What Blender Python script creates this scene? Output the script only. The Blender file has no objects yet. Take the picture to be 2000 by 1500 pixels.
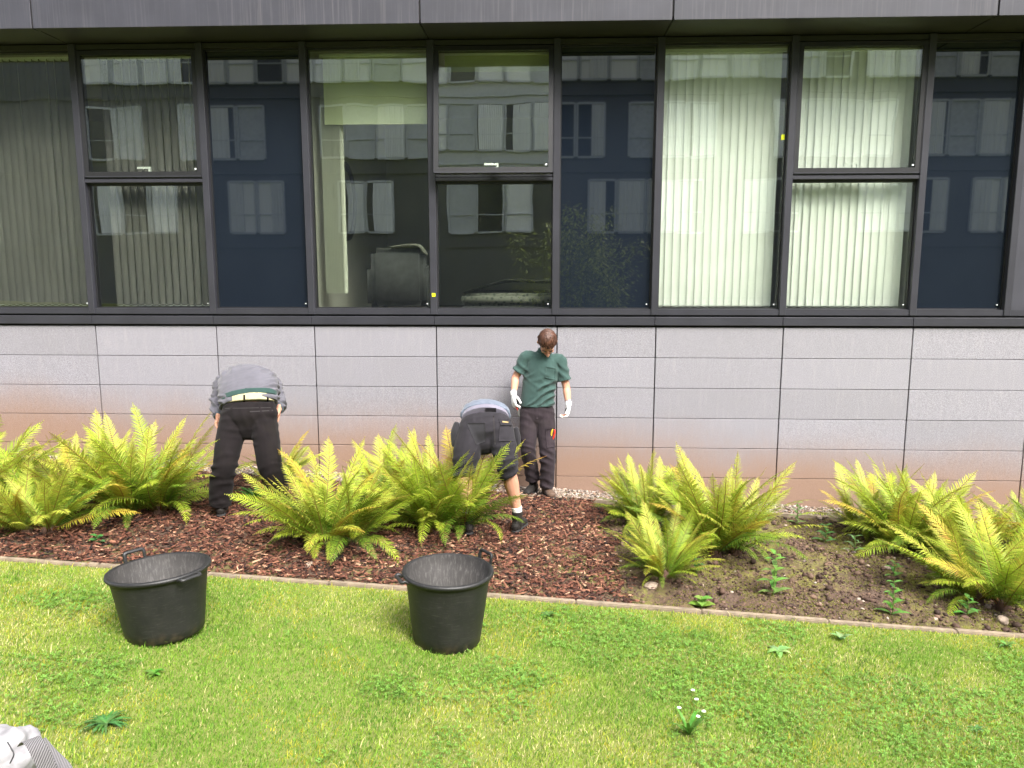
import bpy, bmesh, math, random
import numpy as np
from mathutils import Vector, Matrix, noise as mnoise
from mathutils.bvhtree import BVHTree

random.seed(7); rng = np.random.default_rng(7)
PI = math.pi; R = math.radians
scene = bpy.context.scene
col = scene.collection

# ---------------------------------------------------------------- camera
CAM = Vector((0.0, -8.4, 2.42)); FPX = 1500.0
pitch, yaw = R(8.364), R(-2.387)
FW = Vector((math.sin(yaw)*math.cos(pitch), math.cos(yaw)*math.cos(pitch), -math.sin(pitch)))
RT = Vector((math.cos(yaw), -math.sin(yaw), 0)); UP = RT.cross(FW)
cd = bpy.data.cameras.new('camera'); cam = bpy.data.objects.new('camera', cd); col.objects.link(cam)
cam.matrix_world = Matrix(((RT.x, UP.x, -FW.x, CAM.x), (RT.y, UP.y, -FW.y, CAM.y), (RT.z, UP.z, -FW.z, CAM.z), (0, 0, 0, 1)))
cd.sensor_width = 36.0; cd.lens = 27.0; cd.clip_end = 600; cd.clip_start = 0.05
scene.camera = cam

# ---------------------------------------------------------------- sky, sun, exposure
SUN_EL, SUN_AZ = R(50), R(148)            # azimuth clockwise from +Y: light from behind the camera and to the right
world = bpy.data.worlds.new('World'); scene.world = world; world.use_nodes = True
wn = world.node_tree; wn.nodes.clear()
w_out = wn.nodes.new('ShaderNodeOutputWorld'); w_bg = wn.nodes.new('ShaderNodeBackground')
w_sky = wn.nodes.new('ShaderNodeTexSky'); w_sky.sky_type = 'NISHITA'; w_sky.sun_disc = False
w_sky.sun_elevation = SUN_EL; w_sky.sun_rotation = SUN_AZ; w_sky.dust_density = 6.0; w_sky.air_density = 1.0
w_hs = wn.nodes.new('ShaderNodeHueSaturation'); w_hs.inputs['Saturation'].default_value = 0.3
wn.links.new(w_sky.outputs[0], w_hs.inputs['Color']); wn.links.new(w_hs.outputs[0], w_bg.inputs[0])
w_bg.inputs[1].default_value = 0.15
wn.links.new(w_bg.outputs[0], w_out.inputs[0])
sl = bpy.data.lights.new('sun', 'SUN'); sl.energy = 1.5; sl.angle = R(22); sl.color = (1.0, 0.96, 0.9)
sun = bpy.data.objects.new('sun', sl); col.objects.link(sun)
sd = Vector((math.sin(SUN_AZ)*math.cos(SUN_EL), math.cos(SUN_AZ)*math.cos(SUN_EL), math.sin(SUN_EL)))
sun.rotation_euler = sd.to_track_quat('Z', 'Y').to_euler(); sun.location = sd*30
vs = scene.view_settings; vs.view_transform = 'Standard'; vs.look = 'None'; vs.gamma = 1.0; vs.use_curve_mapping = False
vs.exposure = 1.8
scene.render.engine = 'CYCLES'
scene.cycles.max_bounces = 8; scene.cycles.transparent_max_bounces = 16; scene.cycles.use_denoising = True

def at(u, v, Y):
    """world point that lies in the plane y = Y on the sight line of a place measured in the photograph (2000 x 1500)"""
    d = FW + RT*((u-1000)/FPX) - UP*((v-750)/FPX)
    return CAM + d*((Y-CAM.y)/d.y)

# ---------------------------------------------------------------- helpers
def tag(o, label=None, cat=None, group=None, kind=None):
    if label: o['label'] = label
    if cat: o['category'] = cat
    if group: o['group'] = group
    if kind: o['kind'] = kind
    return o
def empty(name, loc=(0, 0, 0), parent=None):
    o = bpy.data.objects.new(name, None); col.objects.link(o); o.location = loc
    o.empty_display_size = 0.1
    if parent: o.parent = parent
    return o
def link(name, me, mat, parent=None):
    o = bpy.data.objects.new(name, me); col.objects.link(o)
    if mat is not None and not me.materials: me.materials.append(mat)
    if parent is not None: o.parent = parent
    return o
def pbuild(name, V, F, mat, parent=None, smooth=False):
    """world-space verts; the object keeps them even under a parent that has been moved"""
    me = bpy.data.meshes.new(name)
    if parent is not None:
        off = Vector(parent.location)
        p = parent.parent
        while p is not None: off = off + Vector(p.location); p = p.parent
        V = [(v[0]-off.x, v[1]-off.y, v[2]-off.z) for v in V]
    me.from_pydata([tuple(v) for v in V], [], F); me.update()
    if smooth: me.polygons.foreach_set('use_smooth', [True]*len(me.polygons))
    return link(name, me, mat, parent)
def box_vf(x0, x1, y0, y1, z0, z1, base=0):
    V = [(x0,y0,z0),(x1,y0,z0),(x1,y1,z0),(x0,y1,z0),(x0,y0,z1),(x1,y0,z1),(x1,y1,z1),(x0,y1,z1)]
    F = [(0,3,2,1),(4,5,6,7),(0,1,5,4),(1,2,6,5),(2,3,7,6),(3,0,4,7)]
    return V, [tuple(i+base for i in f) for f in F]
def boxes(name, bl, mat, parent=None, bevel=0.0):
    V, F = [], []
    for b in bl:
        v, f = box_vf(*b, base=len(V)); V += v; F += f
    o = pbuild(name, V, F, mat, parent)
    if bevel:
        bm = bmesh.new(); bm.from_mesh(o.data)
        bmesh.ops.bevel(bm, geom=bm.edges[:], offset=bevel, segments=1, affect='EDGES', profile=0.5)
        bm.to_mesh(o.data); bm.free()
    return o
def lathe_vf(profile, n=32, base=0):
    V, F = [], []
    for r, z in profile:
        for k in range(n):
            a = 2*PI*k/n; V.append((r*math.cos(a), r*math.sin(a), z))
    for i in range(len(profile)-1):
        for k in range(n):
            F.append((base+i*n+k, base+i*n+(k+1) % n, base+(i+1)*n+(k+1) % n, base+(i+1)*n+k))
    return V, F
def catmull(P, sub):
    out = []
    n = len(P)
    for i in range(n-1):
        p0, p1, p2, p3 = P[max(i-1, 0)], P[i], P[i+1], P[min(i+2, n-1)]
        for k in range(sub):
            t = k/sub
            out.append(0.5*((2*p1)+(p2-p0)*t+(2*p0-5*p1+4*p2-p3)*t*t+(3*p1-p0-3*p2+p3)*t**3))
    out.append(P[-1]); return out
def tube_vf(path, radii, side=None, n=14, sub=5, cap=('round', 'round'), base=0):
    """lofted tube; radii are r or (r_side, r_other)"""
    P = [np.array(p, float) for p in path]
    Rr = [np.array((r, r) if not hasattr(r, '__len__') else r, float) for r in radii]
    if sub > 1 and len(P) > 1:
        P2 = catmull(P, sub); R2 = catmull(Rr, sub)
    else: P2, R2 = P, Rr
    T = [P2[min(i+1, len(P2)-1)]-P2[max(i-1, 0)] for i in range(len(P2))]
    T = [t/max(np.linalg.norm(t), 1e-9) for t in T]
    s0 = np.array(side if side is not None else (1, 0, 0.01), float)
    rings = []
    def ring(c, t, r):
        nonlocal s0
        s = s0-t*np.dot(s0, t)
        if np.linalg.norm(s) < 1e-3: s = np.array((0.01, 1, 0.02))-t*np.dot((0.01, 1, 0.02), t)
        s = s/np.linalg.norm(s); b = np.cross(t, s)
        if side is None: s0 = s
        rings.append([c+s*math.cos(2*PI*k/n)*r[0]+b*math.sin(2*PI*k/n)*r[1] for k in range(n)])
    def endcap(c, t, r, sgn, kind):
        q = [(0.35, 0.94), (0.68, 0.73), (0.92, 0.38)] if kind == 'round' else []
        m = min(r)
        q = [(h*m, k) for h, k in q]
        return [(c+t*sgn*h, r*k) for h, k in q]
    st = endcap(P2[0], T[0], R2[0], -1, cap[0])
    for c, r in reversed(st): ring(c, T[0], r)
    for c, t, r in zip(P2, T, R2): ring(c, t, r)
    for c, r in endcap(P2[-1], T[-1], R2[-1], 1, cap[1]): ring(c, T[-1], r)
    V = [tuple(v) for rg in rings for v in rg]; F = []
    m = len(rings)
    for i in range(m-1):
        for k in range(n):
            F.append((base+i*n+k, base+i*n+(k+1) % n, base+(i+1)*n+(k+1) % n, base+(i+1)*n+k))
    F.append(tuple(base+k for k in reversed(range(n)))); F.append(tuple(base+(m-1)*n+k for k in range(n)))
    return V, F
def ell_vf(c, r, rot=None, base=0, nu=16, nv=10):
    V, F = [], []
    c = Vector(c); M = rot if rot is not None else Matrix.Identity(3)
    for i in range(nv+1):
        th = PI*(i+0.02)/(nv+0.04)
        for k in range(nu):
            a = 2*PI*k/nu
            V.append(tuple(c+M @ Vector((r[0]*math.sin(th)*math.cos(a), r[1]*math.sin(th)*math.sin(a), -r[2]*math.cos(th)))))
    for i in range(nv):
        for k in range(nu):
            F.append((base+i*nu+k, base+i*nu+(k+1) % nu, base+(i+1)*nu+(k+1) % nu, base+(i+1)*nu+k))
    F.append(tuple(base+k for k in reversed(range(nu)))); F.append(tuple(base+nv*nu+k for k in range(nu)))
    return V, F
class MB:
    def __init__(s): s.V, s.F = [], []
    def add(s, vf_fn, *a, **k):
        v, f = vf_fn(*a, base=len(s.V), **k); s.V += v; s.F += f; return s
    def tube(s, *a, **k): return s.add(tube_vf, *a, **k)
    def ell(s, *a, **k): return s.add(ell_vf, *a, **k)
    def box(s, *a): return s.add(box_vf, *a)
    def build(s, name, mat, parent=None, smooth=True): return pbuild(name, s.V, s.F, mat, parent, smooth)
    def union(s, name, mat, parent, voxel=0.007, smooth=4, wrinkle=None):
        """one continuous skin round all the overlapping volumes"""
        me = bpy.data.meshes.new(name+'_raw'); me.from_pydata(s.V, [], s.F); me.update()
        bm = bmesh.new(); bm.from_mesh(me); bmesh.ops.recalc_face_normals(bm, faces=bm.faces[:]); bm.to_mesh(me); bm.free()
        tmp = bpy.data.objects.new(name+'_raw', me); col.objects.link(tmp)
        m = tmp.modifiers.new('r', 'REMESH'); m.mode = 'VOXEL'; m.voxel_size = voxel
        if smooth:
            k = tmp.modifiers.new('s', 'SMOOTH'); k.iterations = smooth; k.factor = 0.5
        dg = bpy.context.evaluated_depsgraph_get(); ev = tmp.evaluated_get(dg)
        out = bpy.data.meshes.new_from_object(ev); out.name = name
        bpy.data.objects.remove(tmp); bpy.data.meshes.remove(me)
        n = len(out.vertices); co = np.empty(n*3); out.vertices.foreach_get('co', co); co = co.reshape(-1, 3)
        no = np.empty(n*3); out.vertex_normals.foreach_get('vector', no); no = no.reshape(-1, 3)
        if wrinkle: co = co+no*wrinkle(co)[:, None]
        off = Vector((0, 0, 0)); p = parent
        while p is not None: off = off+Vector(p.location); p = p.parent
        co = co-np.array(off)
        out.vertices.foreach_set('co', co.ravel()); out.materials.clear()
        out.polygons.foreach_set('use_smooth', [True]*len(out.polygons)); out.update()
        return link(name, out, mat, parent)
def np_mesh(name, co, tris, mat, colr=None, parent=None, smooth=False):
    me = bpy.data.meshes.new(name); nv, nt = len(co), len(tris)
    me.vertices.add(nv); me.vertices.foreach_set('co', np.ascontiguousarray(co, np.float32).ravel())
    me.loops.add(nt*3); me.loops.foreach_set('vertex_index', np.ascontiguousarray(tris, np.int32).ravel())
    me.polygons.add(nt); me.polygons.foreach_set('loop_start', np.arange(0, nt*3, 3, dtype=np.int32))
    me.polygons.foreach_set('loop_total', np.full(nt, 3, np.int32))
    me.update(calc_edges=True)
    if smooth: me.polygons.foreach_set('use_smooth', np.ones(nt, bool))
    if colr is not None:
        a = me.color_attributes.new('Col', 'FLOAT_COLOR', 'POINT')
        c4 = np.ones((nv, 4), np.float32); c4[:, :3] = colr; a.data.foreach_set('color', c4.ravel())
    return link(name, me, mat, parent)
_perm = rng.random((256, 256))
def vnoise(x, y, f, seed=0):
    x = x*f+seed*17.3; y = y*f+seed*9.1
    xi = np.floor(x).astype(int); yi = np.floor(y).astype(int); xf = x-xi; yf = y-yi
    u = xf*xf*(3-2*xf); v = yf*yf*(3-2*yf)
    g = lambda i, j: _perm[i % 256, j % 256]
    return (g(xi, yi)*(1-u)+g(xi+1, yi)*u)*(1-v)+(g(xi, yi+1)*(1-u)+g(xi+1, yi+1)*u)*v
def fbm(x, y, f, seed=0, o=4):
    s = 0; a = 1; t = 0
    for i in range(o): s = s+a*vnoise(x, y, f*2**i, seed+i); t += a; a *= 0.55
    return s/t

# ---------------------------------------------------------------- materials
def newmat(name):
    m = bpy.data.materials.new(name); m.use_nodes = True
    return m, m.node_tree, m.node_tree.nodes['Principled BSDF']
def N(nt, t, **kw):
    n = nt.nodes.new('ShaderNode'+t)
    for k, v in kw.items():
        if k in n.inputs: n.inputs[k].default_value = v
        else: setattr(n, k, v)
    return n
def ramp(nt, fac, stops):
    r = nt.nodes.new('ShaderNodeValToRGB'); el = r.color_ramp.elements
    while len(el) > 1: el.remove(el[-1])
    el[0].position = stops[0][0]; el[0].color = (*stops[0][1], 1)
    for p, c in stops[1:]:
        e = el.new(p); e.color = (*c, 1)
    nt.links.new(fac, r.inputs[0]); return r.outputs[0]
def mixc(nt, fac, a, b, mode='MIX'):
    m = nt.nodes.new('ShaderNodeMix'); m.data_type = 'RGBA'; m.blend_type = mode
    for s, v in ((m.inputs[0], fac), (m.inputs[6], a), (m.inputs[7], b)):
        if isinstance(v, (int, float)): s.default_value = v
        elif isinstance(v, tuple): s.default_value = (*v, 1)
        else: nt.links.new(v, s)
    return m.outputs[2]
def math_(nt, op, a, b=None, clamp=False):
    m = nt.nodes.new('ShaderNodeMath'); m.operation = op; m.use_clamp = clamp
    for i, v in enumerate((a, b)):
        if v is None: continue
        if isinstance(v, (int, float)): m.inputs[i].default_value = v
        else: nt.links.new(v, m.inputs[i])
    return m.outputs[0]
def noise_(nt, scale, detail=4, rough=0.55, vec=None, stretch=None):
    n = nt.nodes.new('ShaderNodeTexNoise'); n.inputs['Scale'].default_value = scale; n.inputs['Detail'].default_value = detail
    n.inputs['Roughness'].default_value = rough
    if vec is None:
        vec = nt.nodes.new('ShaderNodeNewGeometry').outputs['Position']
    if stretch:
        mp = nt.nodes.new('ShaderNodeMapping'); mp.inputs['Scale'].default_value = stretch
        nt.links.new(vec, mp.inputs[0]); vec = mp.outputs[0]
    nt.links.new(vec, n.inputs['Vector']); return n.outputs[0]
def bump(nt, bs, h, strength, dist=0.01):
    b = nt.nodes.new('ShaderNodeBump'); b.inputs['Strength'].default_value = strength; b.inputs['Distance'].default_value = dist
    nt.links.new(h, b.inputs['Height']); nt.links.new(b.outputs[0], bs.inputs['Normal'])
def simple(name, c, rough=0.6, metal=0.0, var=0.15, scale=8.0, bmp=0.0, bscale=60, spec=0.5, stretch=None):
    m, nt, bs = newmat(name)
    n = noise_(nt, scale, 5, stretch=stretch)
    lo = tuple(x*(1-var) for x in c); hi = tuple(min(1, x*(1+var)) for x in c)
    nt.links.new(ramp(nt, n, [(0.3, lo), (0.7, hi)]), bs.inputs['Base Color'])
    bs.inputs['Roughness'].default_value = rough; bs.inputs['Metallic'].default_value = metal
    bs.inputs['Specular IOR Level'].default_value = spec
    if bmp: bump(nt, bs, noise_(nt, bscale, 4), bmp, 0.004)
    return m
def vcol(name, rough=0.7, transl=0.0, spec=0.3, tscale=1.2):
    m, nt, bs = newmat(name)
    a = nt.nodes.new('ShaderNodeVertexColor'); a.layer_name = 'Col'
    nt.links.new(a.outputs[0], bs.inputs['Base Color']); bs.inputs['Roughness'].default_value = rough
    bs.inputs['Specular IOR Level'].default_value = spec
    if transl:
        t = nt.nodes.new('ShaderNodeBsdfTranslucent'); mx = nt.nodes.new('ShaderNodeMixShader'); mx.inputs[0].default_value = transl
        nt.links.new(a.outputs[0], t.inputs[0])
        nt.links.new(bs.outputs[0], mx.inputs[1]); nt.links.new(t.outputs[0], mx.inputs[2])
        nt.links.new(mx.outputs[0], nt.nodes['Material Output'].inputs[0])
    return m

def mat_stone():
    m, nt, bs = newmat('granite')
    pos = nt.nodes.new('ShaderNodeNewGeometry').outputs['Position']
    oi = nt.nodes.new('ShaderNodeObjectInfo').outputs['Random']
    fine = noise_(nt, 170, 3, 0.7); big = noise_(nt, 2.2, 5); streak = noise_(nt, 3.0, 5, 0.6, stretch=(9, 1, 1.1))
    base = ramp(nt, fine, [(0.32, (0.112, 0.107, 0.121)), (0.5, (0.216, 0.210, 0.232)), (0.70, (0.365, 0.357, 0.390))])
    c = mixc(nt, math_(nt, 'MULTIPLY', ramp_f(nt, big, 0.35, 0.75), 0.22), base, (0.19, 0.184, 0.194))
    c = mixc(nt, math_(nt, 'MULTIPLY', ramp_f(nt, streak, 0.52, 0.75), 0.22), c, (0.34, 0.328, 0.325))
    tone = ramp(nt, oi, [(0, (0.93, 0.925, 0.93)), (1, (1.06, 1.055, 1.075))])
    c = mixc(nt, 1.0, c, tone, 'MULTIPLY')
    # splash and iron stain rising from the bed, following the slope of the ground
    sx = nt.nodes.new('ShaderNodeSeparateXYZ'); nt.links.new(pos, sx.inputs[0])
    h = math_(nt, 'ADD', sx.outputs[2], math_(nt, 'MULTIPLY', sx.outputs[0], 0.055))
    wob = noise_(nt, 0.8, 3, 0.5); h = math_(nt, 'ADD', h, math_(nt, 'MULTIPLY', math_(nt, 'SUBTRACT', wob, 0.5), 0.5))
    wob2 = noise_(nt, 14, 4, 0.6, stretch=(2.5, 1, 0.7)); h = math_(nt, 'ADD', h, math_(nt, 'MULTIPLY', math_(nt, 'SUBTRACT', wob2, 0.5), 0.22))
    st = nt.nodes.new('ShaderNodeMapRange'); st.interpolation_type = 'SMOOTHSTEP'
    st.inputs[1].default_value = 0.98; st.inputs[2].default_value = 0.20; st.inputs[3].default_value = 0; st.inputs[4].default_value = 0.95
    nt.links.new(h, st.inputs[0])
    c = mixc(nt, st.outputs[0], c, mixc(nt, ramp_f(nt, fine, 0.3, 0.7), (0.165, 0.098, 0.066), (0.275, 0.175, 0.125)))
    nt.links.new(c, bs.inputs['Base Color']); bs.inputs['Roughness'].default_value = 0.75
    bump(nt, bs, fine, 0.25, 0.003)
    return m
def ramp_f(nt, fac, a, b):
    mr = nt.nodes.new('ShaderNodeMapRange'); mr.inputs[1].default_value = a; mr.inputs[2].default_value = b
    nt.links.new(fac, mr.inputs[0]); return mr.outputs[0]
def mat_metal(name, c, streaks=0.0, rough=0.42):
    m, nt, bs = newmat(name)
    n = noise_(nt, 3, 5); c1 = mixc(nt, ramp_f(nt, n, 0.35, 0.7), tuple(x*0.88 for x in c), tuple(x*1.1 for x in c))
    if streaks:
        s = noise_(nt, 1.0, 3, 0.65, stretch=(55, 1, 0.9)); patch = noise_(nt, 0.7, 2)
        f = math_(nt, 'MULTIPLY', ramp_f(nt, s, 0.50, 0.72), ramp_f(nt, patch, 0.35, 0.6))
        c1 = mixc(nt, math_(nt, 'MULTIPLY', f, streaks), c1, (0.30, 0.27, 0.27))
    nt.links.new(c1, bs.inputs['Base Color']); bs.inputs['Roughness'].default_value = rough
    bs.inputs['Specular IOR Level'].default_value = 0.45
    bump(nt, bs, noise_(nt, 2.0, 2), 0.08, 0.02)
    return m
def mat_glass(name, tint, ior=1.5, boost=1.0):
    m, nt, bs = newmat(name); nt.nodes.remove(bs)
    t = nt.nodes.new('ShaderNodeBsdfTransparent'); t.inputs[0].default_value = (*tint, 1)
    g = nt.nodes.new('ShaderNodeBsdfGlossy'); g.inputs['Roughness'].default_value = 0.0; g.inputs[0].default_value = (0.93, 0.95, 1, 1)
    bp = nt.nodes.new('ShaderNodeBump'); bp.inputs['Strength'].default_value = 0.02; bp.inputs['Distance'].default_value = 0.05
    nt.links.new(noise_(nt, 1.6, 1), bp.inputs['Height']); nt.links.new(bp.outputs[0], g.inputs['Normal'])
    fr = nt.nodes.new('ShaderNodeFresnel'); bf = nt.nodes.new('ShaderNodeNewGeometry').outputs['Backfacing']
    nt.links.new(math_(nt, 'ADD', ior, math_(nt, 'MULTIPLY', bf, 1/ior-ior)), fr.inputs[0])
    mx = nt.nodes.new('ShaderNodeMixShader')
    nt.links.new(math_(nt, 'MULTIPLY', fr.outputs[0], boost, True), mx.inputs[0])
    nt.links.new(t.outputs[0], mx.inputs[1]); nt.links.new(g.outputs[0], mx.inputs[2])
    nt.links.new(mx.outputs[0], nt.nodes['Material Output'].inputs[0]); return m
def mat_spandrel():
    m, nt, bs = newmat('back_painted_glass')
    nt.links.new(mixc(nt, noise_(nt, 1.1, 2), (0.006, 0.009, 0.015), (0.008, 0.012, 0.019)), bs.inputs['Base Color'])
    bs.inputs['Roughness'].default_value = 0.02; bs.inputs['IOR'].default_value = 1.9
    bs.inputs['Specular IOR Level'].default_value = 0.6
    return m
def mat_cloth(name, c, var=0.25, rough=0.9, weave=0.3, dirt=None, sheen=0.15):
    m, nt, bs = newmat(name)
    n = noise_(nt, 9, 6, 0.6); f = noise_(nt, 220, 2)
    k = mixc(nt, ramp_f(nt, n, 0.3, 0.7), tuple(x*(1-var) for x in c), tuple(x*(1+var) for x in c))
    if dirt: k = mixc(nt, math_(nt, 'MULTIPLY', ramp_f(nt, noise_(nt, 5, 4), 0.55, 0.8), 0.5), k, dirt)
    nt.links.new(k, bs.inputs['Base Color']); bs.inputs['Roughness'].default_value = rough
    bs.inputs['Specular IOR Level'].default_value = 0.2
    bs.inputs['Sheen Weight'].default_value = sheen; bs.inputs['Sheen Roughness'].default_value = 0.5
    bump(nt, bs, f, weave, 0.002); return m
def mat_skin():
    m, nt, bs = newmat('skin')
    k = mixc(nt, noise_(nt, 14, 4), (0.46, 0.22, 0.145), (0.60, 0.32, 0.22))
    nt.links.new(k, bs.inputs['Base Color']); bs.inputs['Roughness'].default_value = 0.55
    bs.inputs['Subsurface Weight'].default_value = 0.12; bs.inputs['Subsurface Radius'].default_value = (0.012, 0.005, 0.003)
    bs.inputs['Specular IOR Level'].default_value = 0.35
    bump(nt, bs, noise_(nt, 120, 3), 0.1, 0.002); return m

M = {}
M['stone'] = mat_stone()
M['metal'] = mat_metal('anthracite_metal', (0.028, 0.028, 0.036))
M['fascia'] = mat_metal('weathered_fascia_metal', (0.035, 0.035, 0.046), streaks=0.12, rough=0.5)
M['panel'] = mat_metal('grey_panel_metal', (0.036, 0.036, 0.047), rough=0.5)
M['soffit'] = mat_metal('soffit_metal', (0.022, 0.022, 0.018), rough=0.5)
M['black'] = simple('black_gasket', (0.012, 0.012, 0.014), 0.45)
M['gap'] = simple('joint_backing', (0.02, 0.018, 0.018), 0.9)
M['glass'] = mat_glass('window_glass', (0.965, 0.987, 0.94), 1.5, 3.6)
M['spandrel'] = mat_spandrel()
M['white_plastic'] = simple('white_plastic', (0.75, 0.78, 0.78), 0.4, var=0.05)
M['blind_white'] = simple('white_blind_fabric', (0.78, 0.80, 0.80), 0.85, var=0.05, scale=3, bmp=0.1, bscale=200)
M['blind_grey'] = simple('grey_blind_fabric', (0.125, 0.122, 0.115), 0.85, var=0.10, scale=3, bmp=0.1, bscale=200)
M['roller'] = simple('roller_blind_fabric', (0.46, 0.50, 0.32), 0.9, var=0.05, scale=4)
M['louvre'] = simple('cream_blind_fabric', (0.56, 0.58, 0.50), 0.9, var=0.05, scale=4)
M['roomwall'] = simple('room_paint', (0.50, 0.50, 0.45), 0.9, var=0.06, scale=2)
M['roomfloor'] = simple('room_carpet', (0.16, 0.13, 0.10), 0.95)
M['lime'] = simple('lime_sticker', (0.72, 0.80, 0.01), 0.5, var=0.03)
M['concrete'] = simple('pale_concrete_edging', (0.205, 0.160, 0.112), 0.85, var=0.35, scale=14, bmp=0.35, bscale=90)
M['tub'] = None
M['skin'] = mat_skin()
M['frond'] = vcol('fern_leaf', 0.55, 0.38, 0.35)
M['leaf'] = vcol('weed_leaf', 0.5, 0.30, 0.35)
M['grass'] = vcol('grass_blade', 0.6, 0.35, 0.25)
M['chip'] = vcol('bark_chip', 0.8, 0.0, 0.25)
M['pebble'] = vcol('pebble', 0.75, 0.0, 0.3)
def mat_tub():
    m, nt, bs = newmat('black_plastic')
    tc = nt.nodes.new('ShaderNodeTexCoord').outputs['Object']
    a = noise_(nt, 6, 6, 0.65, vec=tc)
    sc = noise_(nt, 5, 5, 0.7, vec=tc, stretch=(3, 3, 26)); sc2 = noise_(nt, 7, 4, 0.7, vec=tc, stretch=(14, 14, 1.2))
    c = mixc(nt, ramp_f(nt, a, 0.35, 0.75), (0.008, 0.008, 0.0085), (0.019, 0.018, 0.018))
    c = mixc(nt, math_(nt, 'MULTIPLY', ramp_f(nt, sc, 0.54, 0.72), 0.55), c, (0.06, 0.057, 0.053))
    c = mixc(nt, math_(nt, 'MULTIPLY', ramp_f(nt, sc2, 0.60, 0.8), 0.35), c, (0.09, 0.085, 0.08))
    s = nt.nodes.new('ShaderNodeSeparateXYZ'); nt.links.new(tc, s.inputs[0])
    dz = nt.nodes.new('ShaderNodeMapRange'); dz.inputs[1].default_value = 0.09; dz.inputs[2].default_value = 0.0; nt.links.new(s.outputs[2], dz.inputs[0])
    c = mixc(nt, math_(nt, 'MULTIPLY', dz.outputs[0], ramp_f(nt, noise_(nt, 18, 5, vec=tc), 0.45, 0.7)), c, (0.09, 0.06, 0.04))
    nt.links.new(c, bs.inputs['Base Color']); bs.inputs['Roughness'].default_value = 0.5
    bump(nt, bs, noise_(nt, 60, 4, vec=tc), 0.15, 0.003); return m
M['tub'] = mat_tub()
def mat_tub_in():
    m, nt, bs = newmat('dusty_black_plastic')
    tc = nt.nodes.new('ShaderNodeTexCoord').outputs['Object']
    a = noise_(nt, 5, 6, 0.65, vec=tc); sc2 = noise_(nt, 9, 5, 0.75, vec=tc, stretch=(9, 9, 0.8))
    c = mixc(nt, ramp_f(nt, a, 0.3, 0.75), (0.020, 0.0185, 0.018), (0.050, 0.046, 0.043))
    c = mixc(nt, math_(nt, 'MULTIPLY', ramp_f(nt, sc2, 0.5, 0.75), 0.6), c, (0.15, 0.14, 0.135))
    nt.links.new(c, bs.inputs['Base Color']); bs.inputs['Roughness'].default_value = 0.75; return m
M['tub_in'] = mat_tub_in()

# ---------------------------------------------------------------- terrain
def slope(x): return -0.0625*22*np.tanh(np.asarray(x, float)/22)
def lawn_z(x, y): return slope(x)-0.006*np.maximum(np.asarray(y, float), -9)
def bed_h(y):
    y = np.asarray(y, float)
    return np.interp(-y, [0, .25, .55, 1.2, 2.2, 2.8, 3.0], [0.0, .015, .04, .05, .045, .008, .0])
def ground_z(x, y):
    y = np.asarray(y, float)
    return lawn_z(x, y)+np.where(y > -3.0, bed_h(y), 0.0)
KERB_Y = -3.03
def gz(x, y): return float(ground_z(x, y))

def sheet(name, xs, ys, zf, mat):
    X, Y = np.meshgrid(xs, ys); Z = zf(X, Y)
    co = np.stack([X, Y, Z], -1).reshape(-1, 3); nx = len(xs); ny = len(ys)
    i = (np.arange(ny-1)[:, None]*nx+np.arange(nx-1)[None]).ravel()
    tr = np.concatenate([np.stack([i, i+1, i+nx+1], 1), np.stack([i, i+nx+1, i+nx], 1)])
    return np_mesh(name, co, tr, mat, smooth=True)
def mat_turf():
    m, nt, bs = newmat('turf_soil')
    a = noise_(nt, 7, 6); b = noise_(nt, 60, 5, 0.7)
    c = mixc(nt, ramp_f(nt, a, 0.35, 0.7), (0.12, 0.16, 0.026), (0.19, 0.19, 0.05))
    c = mixc(nt, ramp_f(nt, b, 0.4, 0.7), c, (0.15, 0.19, 0.034))
    nt.links.new(c, bs.inputs['Base Color']); bs.inputs['Roughness'].default_value = 0.95
    bump(nt, bs, b, 0.6, 0.02); return m
def mat_soil():
    m, nt, bs = newmat('garden_soil')
    a = noise_(nt, 2.6, 6, 0.6); b = noise_(nt, 40, 6, 0.7); mo = noise_(nt, 1.7, 7, 0.68)
    c = mixc(nt, ramp_f(nt, b, 0.3, 0.75), (0.040, 0.022, 0.015), (0.150, 0.090, 0.058))
    c = mixc(nt, ramp_f(nt, a, 0.45, 0.7), c, (0.085, 0.055, 0.042))
    fm = math_(nt, 'MULTIPLY', ramp_f(nt, mo, 0.44, 0.56), ramp_f(nt, noise_(nt, 24, 5, 0.7), 0.38, 0.62))
    c = mixc(nt, math_(nt, 'MULTIPLY', fm, 0.85), c, (0.150, 0.150, 0.024))
    nt.links.new(c, bs.inputs['Base Color']); bs.inputs['Roughness'].default_value = 0.95
    bump(nt, bs, b, 0.8, 0.02); return m
M['turf'] = mat_turf(); M['soil'] = mat_soil()
xs = np.concatenate([np.linspace(-160, -9, 24), np.linspace(-8.5, 8.5, 60), np.linspace(9, 160, 24)])
ys = np.concatenate([np.linspace(-160, -9, 22), np.linspace(-8.5, KERB_Y-0.02, 24)])
tag(sheet('lawn', xs, ys, lambda X, Y: lawn_z(X, Y), M['turf']), 'mown lawn in front of the planting bed', 'lawn', kind='structure')
xs = np.concatenate([np.linspace(-160, -24, 12), np.linspace(-22, 22, 30), np.linspace(24, 160, 12)])
tag(sheet('ground', xs, np.linspace(-3.2, 160, 20), lambda X, Y: lawn_z(X, 0*Y)-.16, M['turf']), 'ground running on behind the building', 'ground', kind='structure')
def soil_z(X, Y):
    z = ground_z(X, Y)-0.004
    amt = np.clip((X-0.2)/0.8, 0.35, 1)*np.clip((-Y-0.05)/0.2, 0.1, 1)
    return z+amt*((fbm(X, Y, 3.0, 3)-0.5)*0.06+(fbm(X, Y, 15.0, 5)-0.5)*0.075)
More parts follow.
